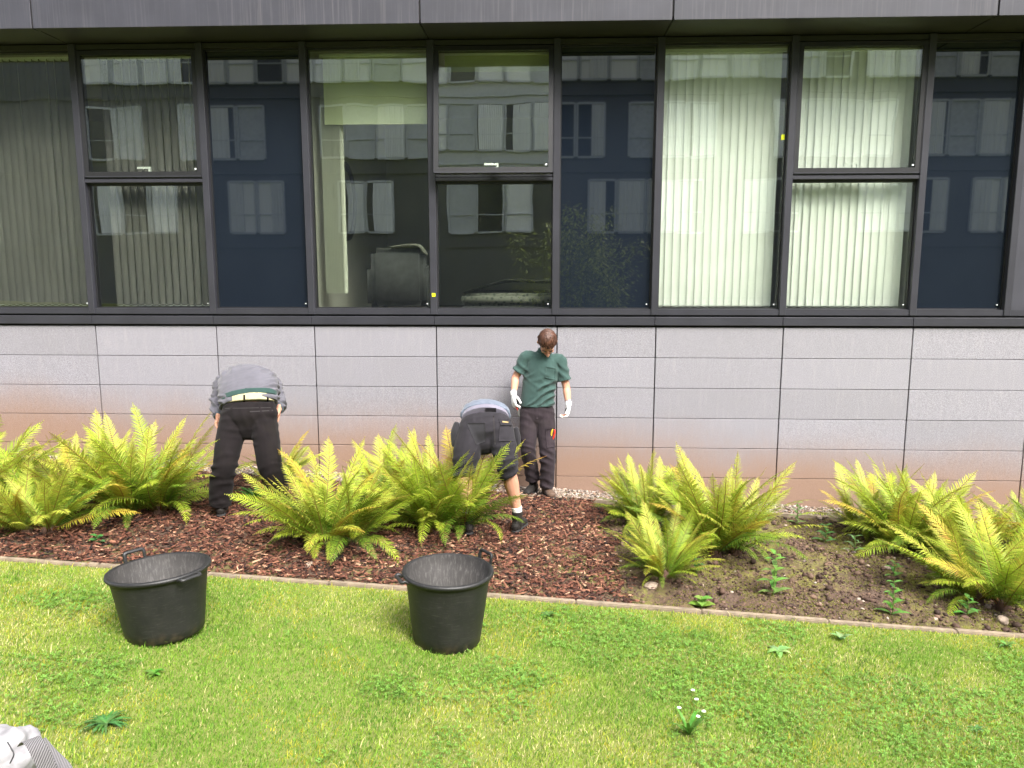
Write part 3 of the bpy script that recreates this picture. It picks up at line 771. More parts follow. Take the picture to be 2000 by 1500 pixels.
FERNS = [ # u, v of the base, height, fronds, label, seed, spread
    (-70, 1010, 1.12, 24, 'tall fern cut off by the left edge, reaching up the stone wall', 1, 1.0),
    (70, 1040, .80, 26, 'low dark green fern sprawling at the left end of the bed', 2, 1.25),
    (165, 990, .98, 22, 'fern in the gap between the low dark fern and the large yellow fern', 14, 1.0),
    (275, 1005, 1.10, 34, 'large yellow fern just left of the man in the grey sweater', 3, 1.0),
    (545, 945, .62, 14, 'small green fern against the wall behind the man in the grey sweater', 4, .9),
    (655, 1062, .98, 32, 'broad fern in front of the mulch between the two bending men', 5, 1.05),
    (780, 1000, .92, 20, 'fern half hidden behind the pair of ferns between the bending men', 12, .9),
    (862, 1038, 1.08, 32, 'tall yellow fern beside the man in shorts, behind the round tub', 6, .75),
    (1258, 1026, .80, 26, 'pale fern at the edge of the mulch, left of the tallest right hand fern', 7, .95),
    (1415, 1080, 1.05, 32, 'tall upright fern in the middle of three, nearest the bare soil', 8, .85),
    (1300, 1128, .66, 26, 'short spreading fern in front, beside a flat stone', 9, 1.15),
    (1778, 1072, 1.0, 34, 'wide rusty tipped fern against the wall at the right', 10, 1.05),
    (1700, 1040, .80, 20, 'fern at the wall on the left flank of the wide rusty tipped fern', 15, 1.1),
    (1880, 1095, .92, 22, 'fern filling the gap between the wide fern and the corner fern', 16, 1.0),
    (1945, 1178, .92, 30, 'lush fern leaning over the soil in the right corner', 11, 1.1),
    (2040, 1090, 1.0, 24, 'fern cut off by the right edge behind the corner fern', 13, 1.0),
]
for u, v, h, n, lab, sd_, sp in FERNS:
    p = spot(u, v); fern(p.x, p.y, h, int(n*3.0), lab, sp, seed=sd_)

# hart's tongue fern and weeds
def leaf_blade(V, F, C, base, d, up, L, w, c, arch=.35, seg=5, wav=0.0, fold=.15):
    d = d.normalized(); s = d.cross(Vector((0, 0, 1))); s = s.normalized() if s.length > 1e-3 else Vector((1, 0, 0))
    b = len(V); n = s.cross(d).normalized()
    for q in range(seg+1):
        f = q/seg; ww = w*math.sin(PI*min(.985, .06+.94*f)**.8)
        p = base+d*(L*f)+Vector((0, 0, 1))*(up*L*(f-f*f*(1+arch)))
        wv = wav*math.sin(f*17+L*90)
        V += [p-s*ww+n*(fold*ww+wv), p, p+s*ww+n*(fold*ww-wv)]; k = random.uniform(.85, 1.1); C += [[x*k for x in c]]*3
    for q in range(seg):
        a = b+3*q
        F += [(a, a+1, a+4), (a, a+4, a+3), (a+1, a+2, a+5), (a+1, a+5, a+4)]
def plant(name, p, label, cat, leaves, group=None, stem=None):
    t = empty(name, p); tag(t, label, cat, group)
    for k, (base, d, up, L, w, c, kw) in enumerate(leaves):
        V, F, C = [], [], []
        leaf_blade(V, F, C, Vector(base), Vector(d), up, L, w, c, **kw)
        np_mesh('leaf', np.array([tuple(v) for v in V]), np.array(F), M['leaf'], np.array(C), t, True)
    if stem:
        mb = MB(); mb.tube(stem, [.004]*(len(stem)-1)+[.002], n=6, sub=3)
        me = bpy.data.meshes.new('stem'); me.from_pydata(mb.V, [], mb.F); link('stem', me, M['stemg'], t)
    return t
M['stemg'] = simple('green_stem', (0.10, 0.16, 0.03), .6)
p = spot(500, 985)
lv = []
for k in range(13):
    a = k*2.4; e = random.uniform(.5, 1.3)
    lv.append(((0, 0, .01), (math.cos(a), math.sin(a), e), .35, random.uniform(.2, .34), random.uniform(.020, .028), (0.035+random.random()*.03, 0.14+random.random()*.06, .018), dict(arch=.6, wav=.004)))
plant('hart_tongue_fern', p, 'small dark green strap leaved fern between the boots of the bending man', 'fern', lv)
def weed(u, v, h, label, lw=.014, ll=.07, pairs=6, c=(0.10, 0.24, 0.04)):
    p = spot(u, v); lv = []; h *= 1.2; ll *= 1.35; lw *= 1.35
    for k in range(pairs):
        z = h*(k+.6)/pairs; a0 = k*1.57+random.uniform(-.3, .3)
        for s in (0, PI):
            a = a0+s; L = ll*(1.15-.55*k/pairs)*random.uniform(.85, 1.15)
            cc = tuple(x*random.uniform(.85, 1.2) for x in c)
            lv.append(((0, 0, z), (math.cos(a), math.sin(a), .35), .25, L, lw*(1.1-.4*k/pairs), cc, dict(arch=.8)))
    plant('weed', p, label, 'weed', lv, 'leafy weeds in the bare soil', [(0, 0, -.01), (.004, 0, h*.5), (0, .004, h)])
weed(1510, 1165, .30, 'bushiest leafy weed in the bare soil near the edging', .018, .10, 8, (0.13, 0.26, 0.05))
weed(1742, 1205, .24, 'tall thin leafy weed beside the right corner fern', .014, .08, 7)
weed(1888, 1205, .14, 'small four leaved weed under the right corner fern', .015, .075, 4, (0.10, 0.25, 0.05))
weed(1612, 1062, .16, 'low leafy weed in the middle of the bare soil', .016, .085, 5, (0.07, 0.19, 0.04))
weed(1668, 1080, .14, 'grey green weed next to the dark fern base at the right', .009, .08, 5, (0.11, 0.19, 0.07))
weed(1556, 1025, .20, 'upright pale weed near the wall at the back of the soil', .012, .07, 7, (0.13, 0.23, 0.06))
weed(1745, 1130, .12, 'pale weed seedling behind the tall thin weed', .013, .07, 4, (0.12, 0.27, 0.06))
weed(1370, 1188, .07, 'round leaved weed growing over the edging below the flat stone', .028, .07, 3, (0.16, 0.30, 0.05))
weed(1360, 1118, .10, 'bluish weed tucked under the short spreading fern', .014, .06, 5, (0.05, 0.17, 0.05))
weed(190, 1062, .06, 'tiny round leaved seedling under the left ferns', .018, .06, 3, (0.07, 0.2, 0.06))
def rosette(u, v, n, L, w, c, label, e=.35):
    p = spot(u, v); lv = []
    for k in range(n):
        a = k*2.4+random.uniform(-.3, .3); cc = tuple(x*random.uniform(.8, 1.25) for x in c)
        lv.append(((0, 0, .012), (math.cos(a), math.sin(a), e*random.uniform(.4, 1.6)), .3, L*random.uniform(.7, 1.15), w, cc, dict(arch=.8, wav=.002)))
    plant('lawn_weed', p, label, 'weed', lv, 'broad leaved weeds in the lawn')
rosette(208, 1418, 34, .13, .008, (0.07, 0.16, 0.04), 'dark green dandelion rosette near the builder bag', .3)
rosette(1345, 1440, 14, .17, .010, (0.09, 0.22, 0.03), 'tuft of long coarse blades below the daisies', 1.6)
rosette(1642, 1252, 7, .09, .016, (0.20, 0.34, 0.13), 'pale rosette in the lawn close to the edging', .9)
rosette(1520, 1275, 6, .10, .022, (0.22, 0.34, 0.12), 'pale broad leaf lying on the lawn right of the clover', .3)
rosette(1070, 1205, 10, .08, .013, (0.08, 0.19, 0.03), 'ragged weed in the lawn below the mulch', .5)
rosette(300, 1320, 9, .07, .012, (0.10, 0.23, 0.03), 'pale green weed in front of the oval tub', .5)
rosette(1965, 1265, 10, .08, .012, (0.13, 0.25, 0.06), 'silvery weed against the edging in the right corner', .6)
rosette(1905, 1430, 9, .06, .009, (0.09, 0.18, 0.05), 'dark weed in the lawn at the lower right', .6)

# daisies
M['petal'] = simple('white_petal', (0.85, 0.85, 0.85), .6, var=.03); M['yolk'] = simple('yellow_disc', (0.75, 0.5, 0.03), .7)
for u, v, lab in ((1353, 1354, 'topmost of the five small white daisies in the lawn'), (1360, 1372, 'second highest white daisy, below the topmost one'), (1326, 1389, 'white daisy standing apart at the left of the five'), (1374, 1396, 'rightmost of the five white daisies in the lawn'), (1363, 1406, 'lowest white daisy, just above the tuft of coarse blades')):
    p = spot(u, v+8); t = empty('daisy', p); tag(t, lab, 'daisy', 'daisies in the lawn')
    hh = .045; V, F = [], []
    for k in range(12):
        a = 2*PI*k/12; b = len(V); ca, sa = math.cos(a), math.sin(a)
        for r_, w_ in ((.003, .0015), (.008, .0026), (.012, .0015)):
            V += [(ca*r_-sa*w_, sa*r_+ca*w_, hh+r_*.1), (ca*r_+sa*w_, sa*r_-ca*w_, hh+r_*.1)]
        F += [(b, b+1, b+3, b+2), (b+2, b+3, b+5, b+4)]
    me = bpy.data.meshes.new('petals'); me.from_pydata(V, [], F); link('petals', me, M['petal'], t)
    mb = MB(); mb.ell((0, 0, hh), (.005, .005, .004), nu=8, nv=5); me = bpy.data.meshes.new('disc'); me.from_pydata(mb.V, [], mb.F); link('disc', me, M['yolk'], t)
    mb = MB(); mb.tube([(0, 0, -.01), (.002, 0, hh)], [.0012, .001], n=5, sub=1); me = bpy.data.meshes.new('stem'); me.from_pydata(mb.V, [], mb.F); link('stem', me, M['stemg'], t)

# ---------------------------------------------------------------- bark mulch, gravel, stones
def mulch_edge(y): return np.interp(-y, [0, .5, 1.0, 1.6, 2.3, 3.03], [.75, .62, .58, .66, .80, .72])
def chips(n):
    x = rng.uniform(-6.6, 1.4, n); y = rng.uniform(KERB_Y+.03, -.50, n)
    e = mulch_edge(y)+(fbm(x, y, 3, 9)-.5)*.7
    k = (x < e) | (rng.random(n) < .02*np.clip(1-(x-e)/.8, 0, 1)); x, y = x[k], y[k]; n = len(x)
    L = rng.lognormal(math.log(.032), .5, n).clip(.012, .10); W = L*rng.uniform(.14, .42, n); W = W.clip(.004, .022); T = rng.uniform(.003, .008, n)
    a = rng.uniform(0, 2*PI, n); ti = rng.normal(0, .22, n); ro = rng.normal(0, .35, n)
    z = ground_z(x, y)+rng.uniform(.002, .034, n)
    loc = np.array([(-.5, -.5, -.5), (.5, -.4, -.5), (.5, .4, -.5), (-.5, .5, -.5), (-.46, -.36, .5), (.42, -.3, .5), (.46, .25, .5), (-.4, .4, .5)])
    P = np.repeat(loc[None], n, 0); P = P+rng.normal(0, .07, P.shape)
    P[:, :, 0] *= L[:, None]; P[:, :, 1] *= W[:, None]; P[:, :, 2] *= T[:, None]
    ca, sa = np.cos(ro)[:, None], np.sin(ro)[:, None]; Y, Z = P[:, :, 1]*ca-P[:, :, 2]*sa, P[:, :, 1]*sa+P[:, :, 2]*ca
    cb, sb = np.cos(ti)[:, None], np.sin(ti)[:, None]; X, Z = P[:, :, 0]*cb+Z*sb, -P[:, :, 0]*sb+Z*cb
    cc, sc = np.cos(a)[:, None], np.sin(a)[:, None]; X, Y = X*cc-Y*sc, X*sc+Y*cc
    co = np.stack([X+x[:, None], Y+y[:, None], Z+z[:, None]], -1).reshape(-1, 3)
    q = [(0, 1, 5, 4), (1, 2, 6, 5), (2, 3, 7, 6), (3, 0, 4, 7), (4, 5, 6, 7)]
    t = np.array([(a_, b_, c_) for a_, b_, c_, d_ in q]+[(a_, c_, d_) for a_, b_, c_, d_ in q])
    tr = (t[None]+8*np.arange(n)[:, None, None]).reshape(-1, 3)
    pal = np.array([(0.045, 0.018, 0.013), (0.085, 0.033, 0.021), (0.135, 0.053, 0.033), (0.20, 0.092, 0.055), (0.34, 0.20, 0.125), (0.016, 0.009, 0.008)])
    pi = rng.choice(6, n, p=[.22, .27, .23, .13, .06, .09]); c = pal[pi]*rng.uniform(.8, 1.25, (n, 1))
    return np_mesh('bark_mulch', co, tr, M['chip'], np.repeat(c, 8, 0))
tag(chips(42000), 'reddish brown bark mulch covering the planting bed', 'mulch', kind='stuff')
ico = bmesh.new(); bmesh.ops.create_icosphere(ico, subdivisions=1, radius=1.0)
ICO_V = np.array([v.co[:] for v in ico.verts]); ICO_F = np.array([[v.index for v in f.verts] for f in ico.faces]); ico.free()
def stones(name, x, y, z, s, pal, flat=.6, p=None):
    n = len(x); P = np.repeat(ICO_V[None], n, 0)*(1+rng.normal(0, .13, (n, len(ICO_V), 1)))
    P = P*(s[:, None, None]*np.stack([rng.uniform(.8, 1.35, n), rng.uniform(.7, 1.0, n), rng.uniform(flat*.7, flat*1.2, n)], -1)[:, None, :])
    a = rng.uniform(0, 2*PI, n); ca, sa = np.cos(a)[:, None], np.sin(a)[:, None]
    X, Y = P[:, :, 0]*ca-P[:, :, 1]*sa, P[:, :, 0]*sa+P[:, :, 1]*ca
    co = np.stack([X+x[:, None], Y+y[:, None], P[:, :, 2]+z[:, None]], -1).reshape(-1, 3)
    tr = (ICO_F[None]+len(ICO_V)*np.arange(n)[:, None, None]).reshape(-1, 3)
    pal = np.array(pal); c = pal[rng.choice(len(pal), n, p=p)]*rng.uniform(.8, 1.2, (n, 1))
    return np_mesh(name, co, tr, M['pebble'], np.repeat(c, len(ICO_V), 0))
n = 9000; x = rng.uniform(-5.8, 5.2, n); y = rng.uniform(-.48, -.005, n); s = rng.uniform(.008, .019, n)
tag(stones('gravel', x, y, ground_z(x, y)+rng.uniform(0, .016, n), s, [(0.27, 0.22, 0.18), (0.19, 0.145, 0.115), (0.36, 0.31, 0.27), (0.14, 0.11, 0.095), (0.25, 0.17, 0.12)]),
    'pale gravel strip along the foot of the stone wall', 'gravel', kind='stuff')
n = 22000; x = rng.uniform(.55, 5.4, n); y = rng.uniform(KERB_Y+.03, -.5, n); s = rng.lognormal(math.log(.008), .55, n).clip(.004, .035)
k = fbm(x, y, 4, 21)+rng.uniform(-.2, .2, n) > .45; x, y, s = x[k], y[k], s[k]
tag(stones('soil_clods', x, y, soil_z(x, y)+s*.2, s, [(0.040, 0.023, 0.016), (0.080, 0.047, 0.033), (0.135, 0.085, 0.058), (0.060, 0.034, 0.025)], .7), 'brown crumbs and clods of bare soil', 'soil', kind='stuff')
n = 170; x = rng.uniform(.6, 5.2, n); y = rng.uniform(KERB_Y+.05, -.6, n); s = rng.lognormal(math.log(.012), .4, n).clip(.006, .03)
tag(stones('pebbles', x, y, soil_z(x, y)+s*.25, s, [(0.34, 0.28, 0.23), (0.22, 0.17, 0.15), (0.42, 0.33, 0.27)], .6), 'scattered pebbles lying in the bare soil', 'pebbles', kind='stuff')
M['rock'] = simple('field_stone', (0.30, 0.23, 0.18), .85, var=.35, scale=20, bmp=.4, bscale=50)
def rock(u, v, sx, sy, sz, label, sd_):
    p = spot(u, v); r = random.Random(sd_); bm = bmesh.new(); bmesh.ops.create_icosphere(bm, subdivisions=3, radius=1)
    for w in bm.verts:
        k = 1+.22*mnoise.noise(w.co*1.7+Vector((sd_, 0, 0)))+.1*mnoise.noise(w.co*4); w.co = Vector((w.co.x*sx*k, w.co.y*sy*k, w.co.z*sz*k))
    me = bpy.data.meshes.new('stone'); bm.to_mesh(me); bm.free()
    o = link('stone', me, M['rock'], None); o.location = (p.x, p.y, p.z+sz*.35); o.rotation_euler = (0, 0, r.random()*6); tag(o, label, 'stone', 'loose stones in the bed')
rock(1272, 1146, .065, .045, .025, 'flat pale stone lying under the short spreading fern', 1)
rock(1732, 1110, .035, .022, .014, 'small dark slate in the soil near the pale seedling', 2)
rock(1958, 1215, .045, .04, .035, 'mossy stone beneath the right corner fern', 3)
rock(605, 1105, .05, .03, .02, 'brown stone in the mulch below the broad fern', 4)
rock(1826, 1210, .025, .018, .012, 'little pink stone by the edging at the right', 5)
rock(1600, 1012, .04, .03, .02, 'stone against the gravel at the back of the soil', 6)

# ---------------------------------------------------------------- grass
def frustum_keep(x, y, m):
    dep = y-CAM.y; xc = math.tan(yaw)*dep
    return np.abs(x-xc) < .72*dep+m
def blades(n):
    x = rng.uniform(-6.2, 6.0, n); y = rng.uniform(-6.2, KERB_Y-.03, n)
    k = frustum_keep(x, y, .9); x, y = x[k], y[k]; n = len(x)
    straw = fbm(x, y, 1.5, 31); lush = fbm(x, y, 2.3, 33); fine = vnoise(x, y, 22, 35); moss = fbm(x, y, 3.1, 39)
    edge = np.clip((y-(KERB_Y-.30))/.3, 0, 1)
    h = rng.uniform(.010, .025, n)*(.8+.6*lush)*(1-.3*edge); w = rng.uniform(.0014, .0030, n)
    long = rng.random(n) < .02+.10*edge**3; h[long] *= rng.uniform(1.6, 2.8, long.sum())
    a = rng.uniform(0, 2*PI, n); lean = rng.uniform(.1, 1.0, n)*h; la = rng.normal(0.6, 1.3, n)
    z = lawn_z(x, y)-.003
    dx, dy = np.cos(la)*lean, np.sin(la)*lean; wx, wy = np.cos(a)*w, np.sin(a)*w
    co = np.empty((n, 5, 3), np.float32)
    co[:, 0] = np.stack([x-wx, y-wy, z], -1); co[:, 1] = np.stack([x+wx, y+wy, z], -1)
    mx, my, mz = x+dx*.35, y+dy*.35, z+h*.6
    co[:, 2] = np.stack([mx-wx*.8, my-wy*.8, mz], -1); co[:, 3] = np.stack([mx+wx*.8, my+wy*.8, mz], -1)
    co[:, 4] = np.stack([x+dx, y+dy, z+h], -1)
    g1 = np.array((0.155, 0.275, 0.030)); g2 = np.array((0.265, 0.340, 0.040)); g3 = np.array((0.50, 0.45, 0.21)); g4 = np.array((0.085, 0.190, 0.022)); g5 = np.array((0.37, 0.35, 0.035))
    f = np.clip((straw-.38)/.24, 0, 1)*.85+edge*.2; c = g1*(1-f[:, None])+g2*f[:, None]
    rr = rng.random(n)
    st = rr < (.03+.20*np.clip((straw-.44)/.2, 0, 1)+.08*(fine > .7)); c[st] = g3*rng.uniform(.7, 1.15, (st.sum(), 1))
    dk = (rng.random(n) < .16+.3*np.clip((lush-.5)*4, 0, 1)) & ~st; c[dk] = g4
    mo = (rng.random(n) < .28*np.clip((moss-.52)*9, 0, 1)+.35*edge) & ~st; c[mo] = g5*rng.uniform(.8, 1.1, (mo.sum(), 1))
    c = c*rng.uniform(.98, 1.34, (n, 1))
    t = np.array([(0, 1, 3), (0, 3, 2), (2, 3, 4)]); tr = (t[None]+5*np.arange(n)[:, None, None]).reshape(-1, 3)
    return np_mesh('grass', co.reshape(-1, 3), tr, M['grass'], np.repeat(c, 5, 0))
tag(blades(560000), 'short green and straw coloured lawn grass', 'grass', kind='stuff')
def clover(n):
    x = rng.uniform(-3.5, 4.6, n); y = rng.uniform(-5.9, -3.15, n)
    k = frustum_keep(x, y, .5); x, y = x[k], y[k]
    d = fbm(x, y, 1.7, 51)+.10*np.clip(x-.2, -1.2, .6)+.06*np.clip(-y-4.2, -1, .5)
    k = d+rng.uniform(-.05, .05, len(x)) > .535; x, y = x[k], y[k]; n = len(x)
    z = lawn_z(x, y)+rng.uniform(.016, .034, n); s = rng.uniform(.0065, .012, n); a0 = rng.uniform(0, 2*PI, n)
    tx, ty = rng.normal(0, .3, n), rng.normal(0, .3, n)
    co, idx = [], []
    for l in range(3):
        a = a0+l*2*PI/3
        for rr, aa in ((.05, 0), (.75, -.62), (1.12, -.22), (1.12, .22), (.75, .62)):
            px, py = s*rr*np.cos(a+aa), s*rr*np.sin(a+aa); co.append(np.stack([x+px, y+py, z+px*tx+py*ty+s*.25*rr], -1))
    co = np.stack(co, 1)
    t = np.array([(5*l, 5*l+i, 5*l+i+1) for l in range(3) for i in (1, 2, 3)])
    tr = (t[None]+15*np.arange(n)[:, None, None]).reshape(-1, 3)
    c = np.array((0.130, 0.255, 0.042))*rng.uniform(.7, 1.5, (n, 1))
    return np_mesh('clover', co.reshape(-1, 3), tr, M['grass'], np.repeat(c, 15, 0))
tag(clover(52000), 'clover patches growing through the lawn', 'clover', kind='stuff')
def tufts(n):
    """moss and tiny seedlings on the soil"""
    x = rng.uniform(.6, 5.2, n); y = rng.uniform(KERB_Y+.03, -.55, n)
    d = fbm(x, y, 2.0, 61); k = d+rng.uniform(-.08, .08, n) > .50; x, y = x[k], y[k]; n = len(x)
    z = soil_z(x, y)-.002; h = rng.uniform(.004, .014, n); a = rng.uniform(0, 2*PI, n); w = rng.uniform(.002, .004, n)
    co = np.stack([np.stack([x-np.cos(a)*w, y-np.sin(a)*w, z], -1), np.stack([x+np.cos(a)*w, y+np.sin(a)*w, z], -1), np.stack([x+rng.normal(0, .006, n), y+rng.normal(0, .006, n), z+h], -1)], 1)
    c = np.array((0.20, 0.205, 0.03))*rng.uniform(.6, 1.3, (n, 1))
    return np_mesh('moss', co.reshape(-1, 3), np.arange(3*n).reshape(-1, 3), M['grass'], np.repeat(c, 3, 0))
tag(tufts(150000), 'yellow green moss on the bare soil', 'moss', kind='stuff')
# ---------------------------------------------------------------- tubs
def tub(p, r0, r1, h, tilt, label, handles, squash=1.0):
    t = empty('garden_tub', p); tag(t, label, 'tub', 'black plastic garden tubs'); t.rotation_euler = tilt
    V, F = lathe_vf([(.001, .004), (r0-.02, .0), (r0, .012), (r0+(r1-r0)*.18, h*.18), (r0+(r1-r0)*.86, h*.86), (r0+(r1-r0)*.865, h*.865), (r0+(r1-r0)*.90+.004, h*.90), (r1-.002, h-.025), (r1+.014, h-.022), (r1+.022, h-.010), (r1+.018, h+.003), (r1+.004, h+.007), (r1-.006, h)], 64)
    V = [(x*squash, y/squash, z) for x, y, z in V]
    me = bpy.data.meshes.new('tub_wall'); me.from_pydata(V, [], F); me.polygons.foreach_set('use_smooth', [True]*len(F)); link('tub_wall', me, M['tub'], t)
    V, F = lathe_vf([(r1-.006, h-.0005), (r1-.010, h-.02), (r0+(r1-r0)*.80-.012, h*.80), (r0+(r1-r0)*.79-.016, h*.79), (r0-.004, .03), (r0-.03, .016), (.001, .014)], 64)
    V = [(x*squash, y/squash, z) for x, y, z in V]
    me = bpy.data.meshes.new('tub_lining'); me.from_pydata(V, [], F); me.polygons.foreach_set('use_smooth', [True]*len(F)); link('tub_lining', me, M['tub_in'], t)
    for a, lift in handles:
        ca, sa = math.cos(a), math.sin(a); rr = r1+.016; w = .062
        def q(s, out, z): return ((ca*(rr+out)-sa*s)*squash, (sa*(rr+out)+ca*s)/squash, z)
        o1, z1 = (.012, h+.055) if lift else (.038, h-.012)
        mb = MB(); mb.tube([q(-w, 0, h-.02), q(-w, o1*.5, (h+z1)/2), q(-w*.92, o1, z1), q(-w*.3, o1, z1+.002), q(w*.3, o1, z1+.002), q(w*.92, o1, z1), q(w, o1*.5, (h+z1)/2), q(w, 0, h-.02)], [(.0095, .0125)]*8, n=8, sub=3)
        me = bpy.data.meshes.new('handle'); me.from_pydata(mb.V, [], mb.F); me.polygons.foreach_set('use_smooth', [True]*len(mb.F)); link('handle', me, M['tub'], t)
    return t
TY = -3.74; p = at(873, 1250, TY); tub((p.x, TY, gz(p.x, TY)-.005), .215, .272, .475, (0, R(1.5), 0), 'round black tub beside the tall fern, standing upright on the lawn', ((R(208), False), (R(40), True)))
TY = -3.93; p = at(324, 1235, TY); tub((p.x, TY, gz(p.x, TY)-.004), .226, .284, .42, (R(-2), R(-3.5), 0), 'wider leaning black tub at the left of the lawn', ((R(328), False), (R(143), True)), 1.02)

# ---------------------------------------------------------------- builder's bag
def mat_web():
    m, nt, bs = newmat('grey_webbing')
    tc = nt.nodes.new('ShaderNodeUVMap').outputs[0]
    w = nt.nodes.new('ShaderNodeTexWave'); w.wave_type = 'BANDS'; w.bands_direction = 'DIAGONAL'; w.inputs['Scale'].default_value = 4.5; w.inputs['Distortion'].default_value = 1
    nt.links.new(tc, w.inputs['Vector'])
    nt.links.new(ramp(nt, w.outputs[1], [(0.3, (0.055, 0.052, 0.055)), (0.7, (0.20, 0.19, 0.20))]), bs.inputs['Base Color']); bs.inputs['Roughness'].default_value = .8
    bump(nt, bs, w.outputs[1], .5, .003); return m
M['web'] = mat_web(); M['sack'] = simple('white_woven_sack', (0.27, 0.262, 0.275), .7, var=.25, scale=12, bmp=.3, bscale=150)
bp = at(30, 1450, -5.35)
t = empty('builder_bag', (-2.45, -5.45, gz(-2.45, -5.45))); tag(t, 'white woven builder bag with grey strap in the lower left corner', 'bag')
bm = bmesh.new(); bmesh.ops.create_icosphere(bm, subdivisions=5, radius=1)
for v in bm.verts:
    c = v.co.copy(); k = 1+.16*mnoise.noise(c*2.1)+.09*abs(mnoise.noise(c*5.0))-.05*abs(mnoise.noise(c*11))
    v.co = Vector((c.x*.17*k, c.y*.20*k, max(-.01, (c.z*.5+.34)*.285*k*(1 if c.z > -.5 else .2))))
me = bpy.data.meshes.new('sack'); bm.to_mesh(me); bm.free(); me.polygons.foreach_set('use_smooth', [True]*len(me.polygons))
so = link('sack', me, M['sack'], t); so.location = (.055, .03, .0)
def ribbon(name, pts, wdt, wdir, mat, parent, th=.004):
    P = catmull([np.array(p, float) for p in pts], 6); V, F, UV = [], [], []
    wd = [np.array(w, float) for w in wdir]; wd = catmull(wd, 6) if len(wd) == len(pts) else [wd[0]]*len(P)
    s = 0; acc = []
    for i, p in enumerate(P):
        if i: s += np.linalg.norm(P[i]-P[i-1])
        w = wd[i]/np.linalg.norm(wd[i]); t_ = P[min(i+1, len(P)-1)]-P[max(i-1, 0)]; t_ = t_/np.linalg.norm(t_); n_ = np.cross(w, t_)
        V += [tuple(p-w*wdt/2+n_*th/2), tuple(p+w*wdt/2+n_*th/2), tuple(p+w*wdt/2-n_*th/2), tuple(p-w*wdt/2-n_*th/2)]; acc.append(s)
    for i in range(len(P)-1):
        for k in range(4): F.append((4*i+k, 4*i+(k+1) % 4, 4*i+4+(k+1) % 4, 4*i+4+k))
    F += [(3, 2, 1, 0), tuple(4*(len(P)-1)+k for k in range(4))]
    o = pbuild(name, V, F, mat, parent)
    uv = o.data.uv_layers.new(name='UVMap')
    for pl in o.data.polygons:
        for li in pl.loop_indices:
            vi = o.data.loops[li].vertex_index; uv.data[li].uv = ((1 if vi % 4 in (1, 2) else 0)*.8, acc[vi//4]/wdt*.8)
    return o
a = at(66, 1446, -5.42); b = at(72, 1470, -5.50); c = at(95, 1496, -5.56); d = at(120, 1530, -5.6)
ribbon('strap', [at(50, 1452, -5.60), at(60, 1444, -5.64), at(74, 1462, -5.68), at(92, 1500, -5.70), at(105, 1545, -5.72)], .07, [(1, .2, .35)], M['web'], t)
ribbon('strap', [at(78, 1446, -5.56), at(98, 1470, -5.56), at(126, 1498, -5.58), at(150, 1540, -5.6)], .045, [(.5, .9, .1)], M['web'], t)
mb = MB(); mb.tube([at(15, 1450, -5.66), at(22, 1462, -5.67), at(27, 1474, -5.68), at(20, 1490, -5.69)], [.003]*4, n=6); mb.build('drawstring', M['black'], t)

# ---------------------------------------------------------------- people
def pn(co, f, s=0.0):
    x, y, z = co[:, 0]*f+s, co[:, 1]*f+s*1.7, co[:, 2]*f-s
    return (np.sin(x+1.4*np.sin(y*.9+z*.6))+np.sin(y*1.1+1.3*np.sin(z*1.2+x*.7))+np.sin(z*1.05+1.5*np.sin(x*.8-y)))/3
def bell(v, c, w): return np.exp(-((v-c)/w)**2)
def rng_folds(co, dirv, wavelength, warp=.9, sharp=1.6, s=0.0):
    d = np.array(dirv, float); d /= np.linalg.norm(d)
    ph = co@d*(2*PI/wavelength)+warp*3.6*pn(co, 6, s)+1.8*pn(co, 14, s+3)
    k = .5+.5*np.sin(ph); msk = np.clip(.45+1.1*pn(co, 10, s+7.7)+.5*pn(co, 23, s), 0, 1.1)
    return (k**sharp-.4)*msk
def hand(mb, wrist, d, pal, curl, th, s=1.0, fat=1.0):
    w = Vector(wrist); d = Vector(d).normalized(); pal = Vector(pal); pal = (pal-d*pal.dot(d)).normalized(); sd_ = d.cross(pal).normalized()
    mb.tube([w-d*.03*s, w+d*.01*s, w+d*.05*s, w+d*.085*s], [(.027*s*fat, .021*s*fat), (.030*s*fat, .020*s*fat), (.041*s*fat, .018*s*fat), (.040*s*fat, .013*s*fat)], side=tuple(sd_), n=12)
    for k, (o, L) in enumerate(((-.031, .062), (-.011, .080), (.010, .085), (.030, .076))):
        p = w+d*(.082*s)+sd_*(o*s); pts = [p-d*.02*s, p]; dd = d.copy(); cv = curl*(.9+.12*k)
        for q, f in enumerate((.45, .32, .25)):
            dd = (Matrix.Rotation(-cv*(.7 if q == 0 else 1.0), 3, sd_) @ dd)
            if dd.dot(pal) < d.dot(pal)-1e-6 and q == 0:
                dd = (Matrix.Rotation(2*cv*.7, 3, sd_) @ dd); cv = -cv
            p = p+dd*L*s*f; pts.append(p)
        mb.tube([tuple(v) for v in pts], [.0105*s*fat, .0102*s*fat, .0095*s*fat, .0088*s*fat, .0075*s*fat], n=8, sub=3)
    p = w+d*.022*s+sd_*(th*.026*s); q1 = p+(d*.55+sd_*th*.7+pal*.35).normalized()*.045*s; q2 = q1+(d*.8+sd_*th*.2+pal*.5).normalized()*.032*s; q3 = q2+(d*.85+pal*.4).normalized()*.024*s
    mb.tube([tuple(w+d*.005*s), tuple(p), tuple(q1), tuple(q2), tuple(q3)], [.013*s*fat, .014*s*fat, .0125*s*fat, .011*s*fat, .009*s*fat], n=8, sub=3)
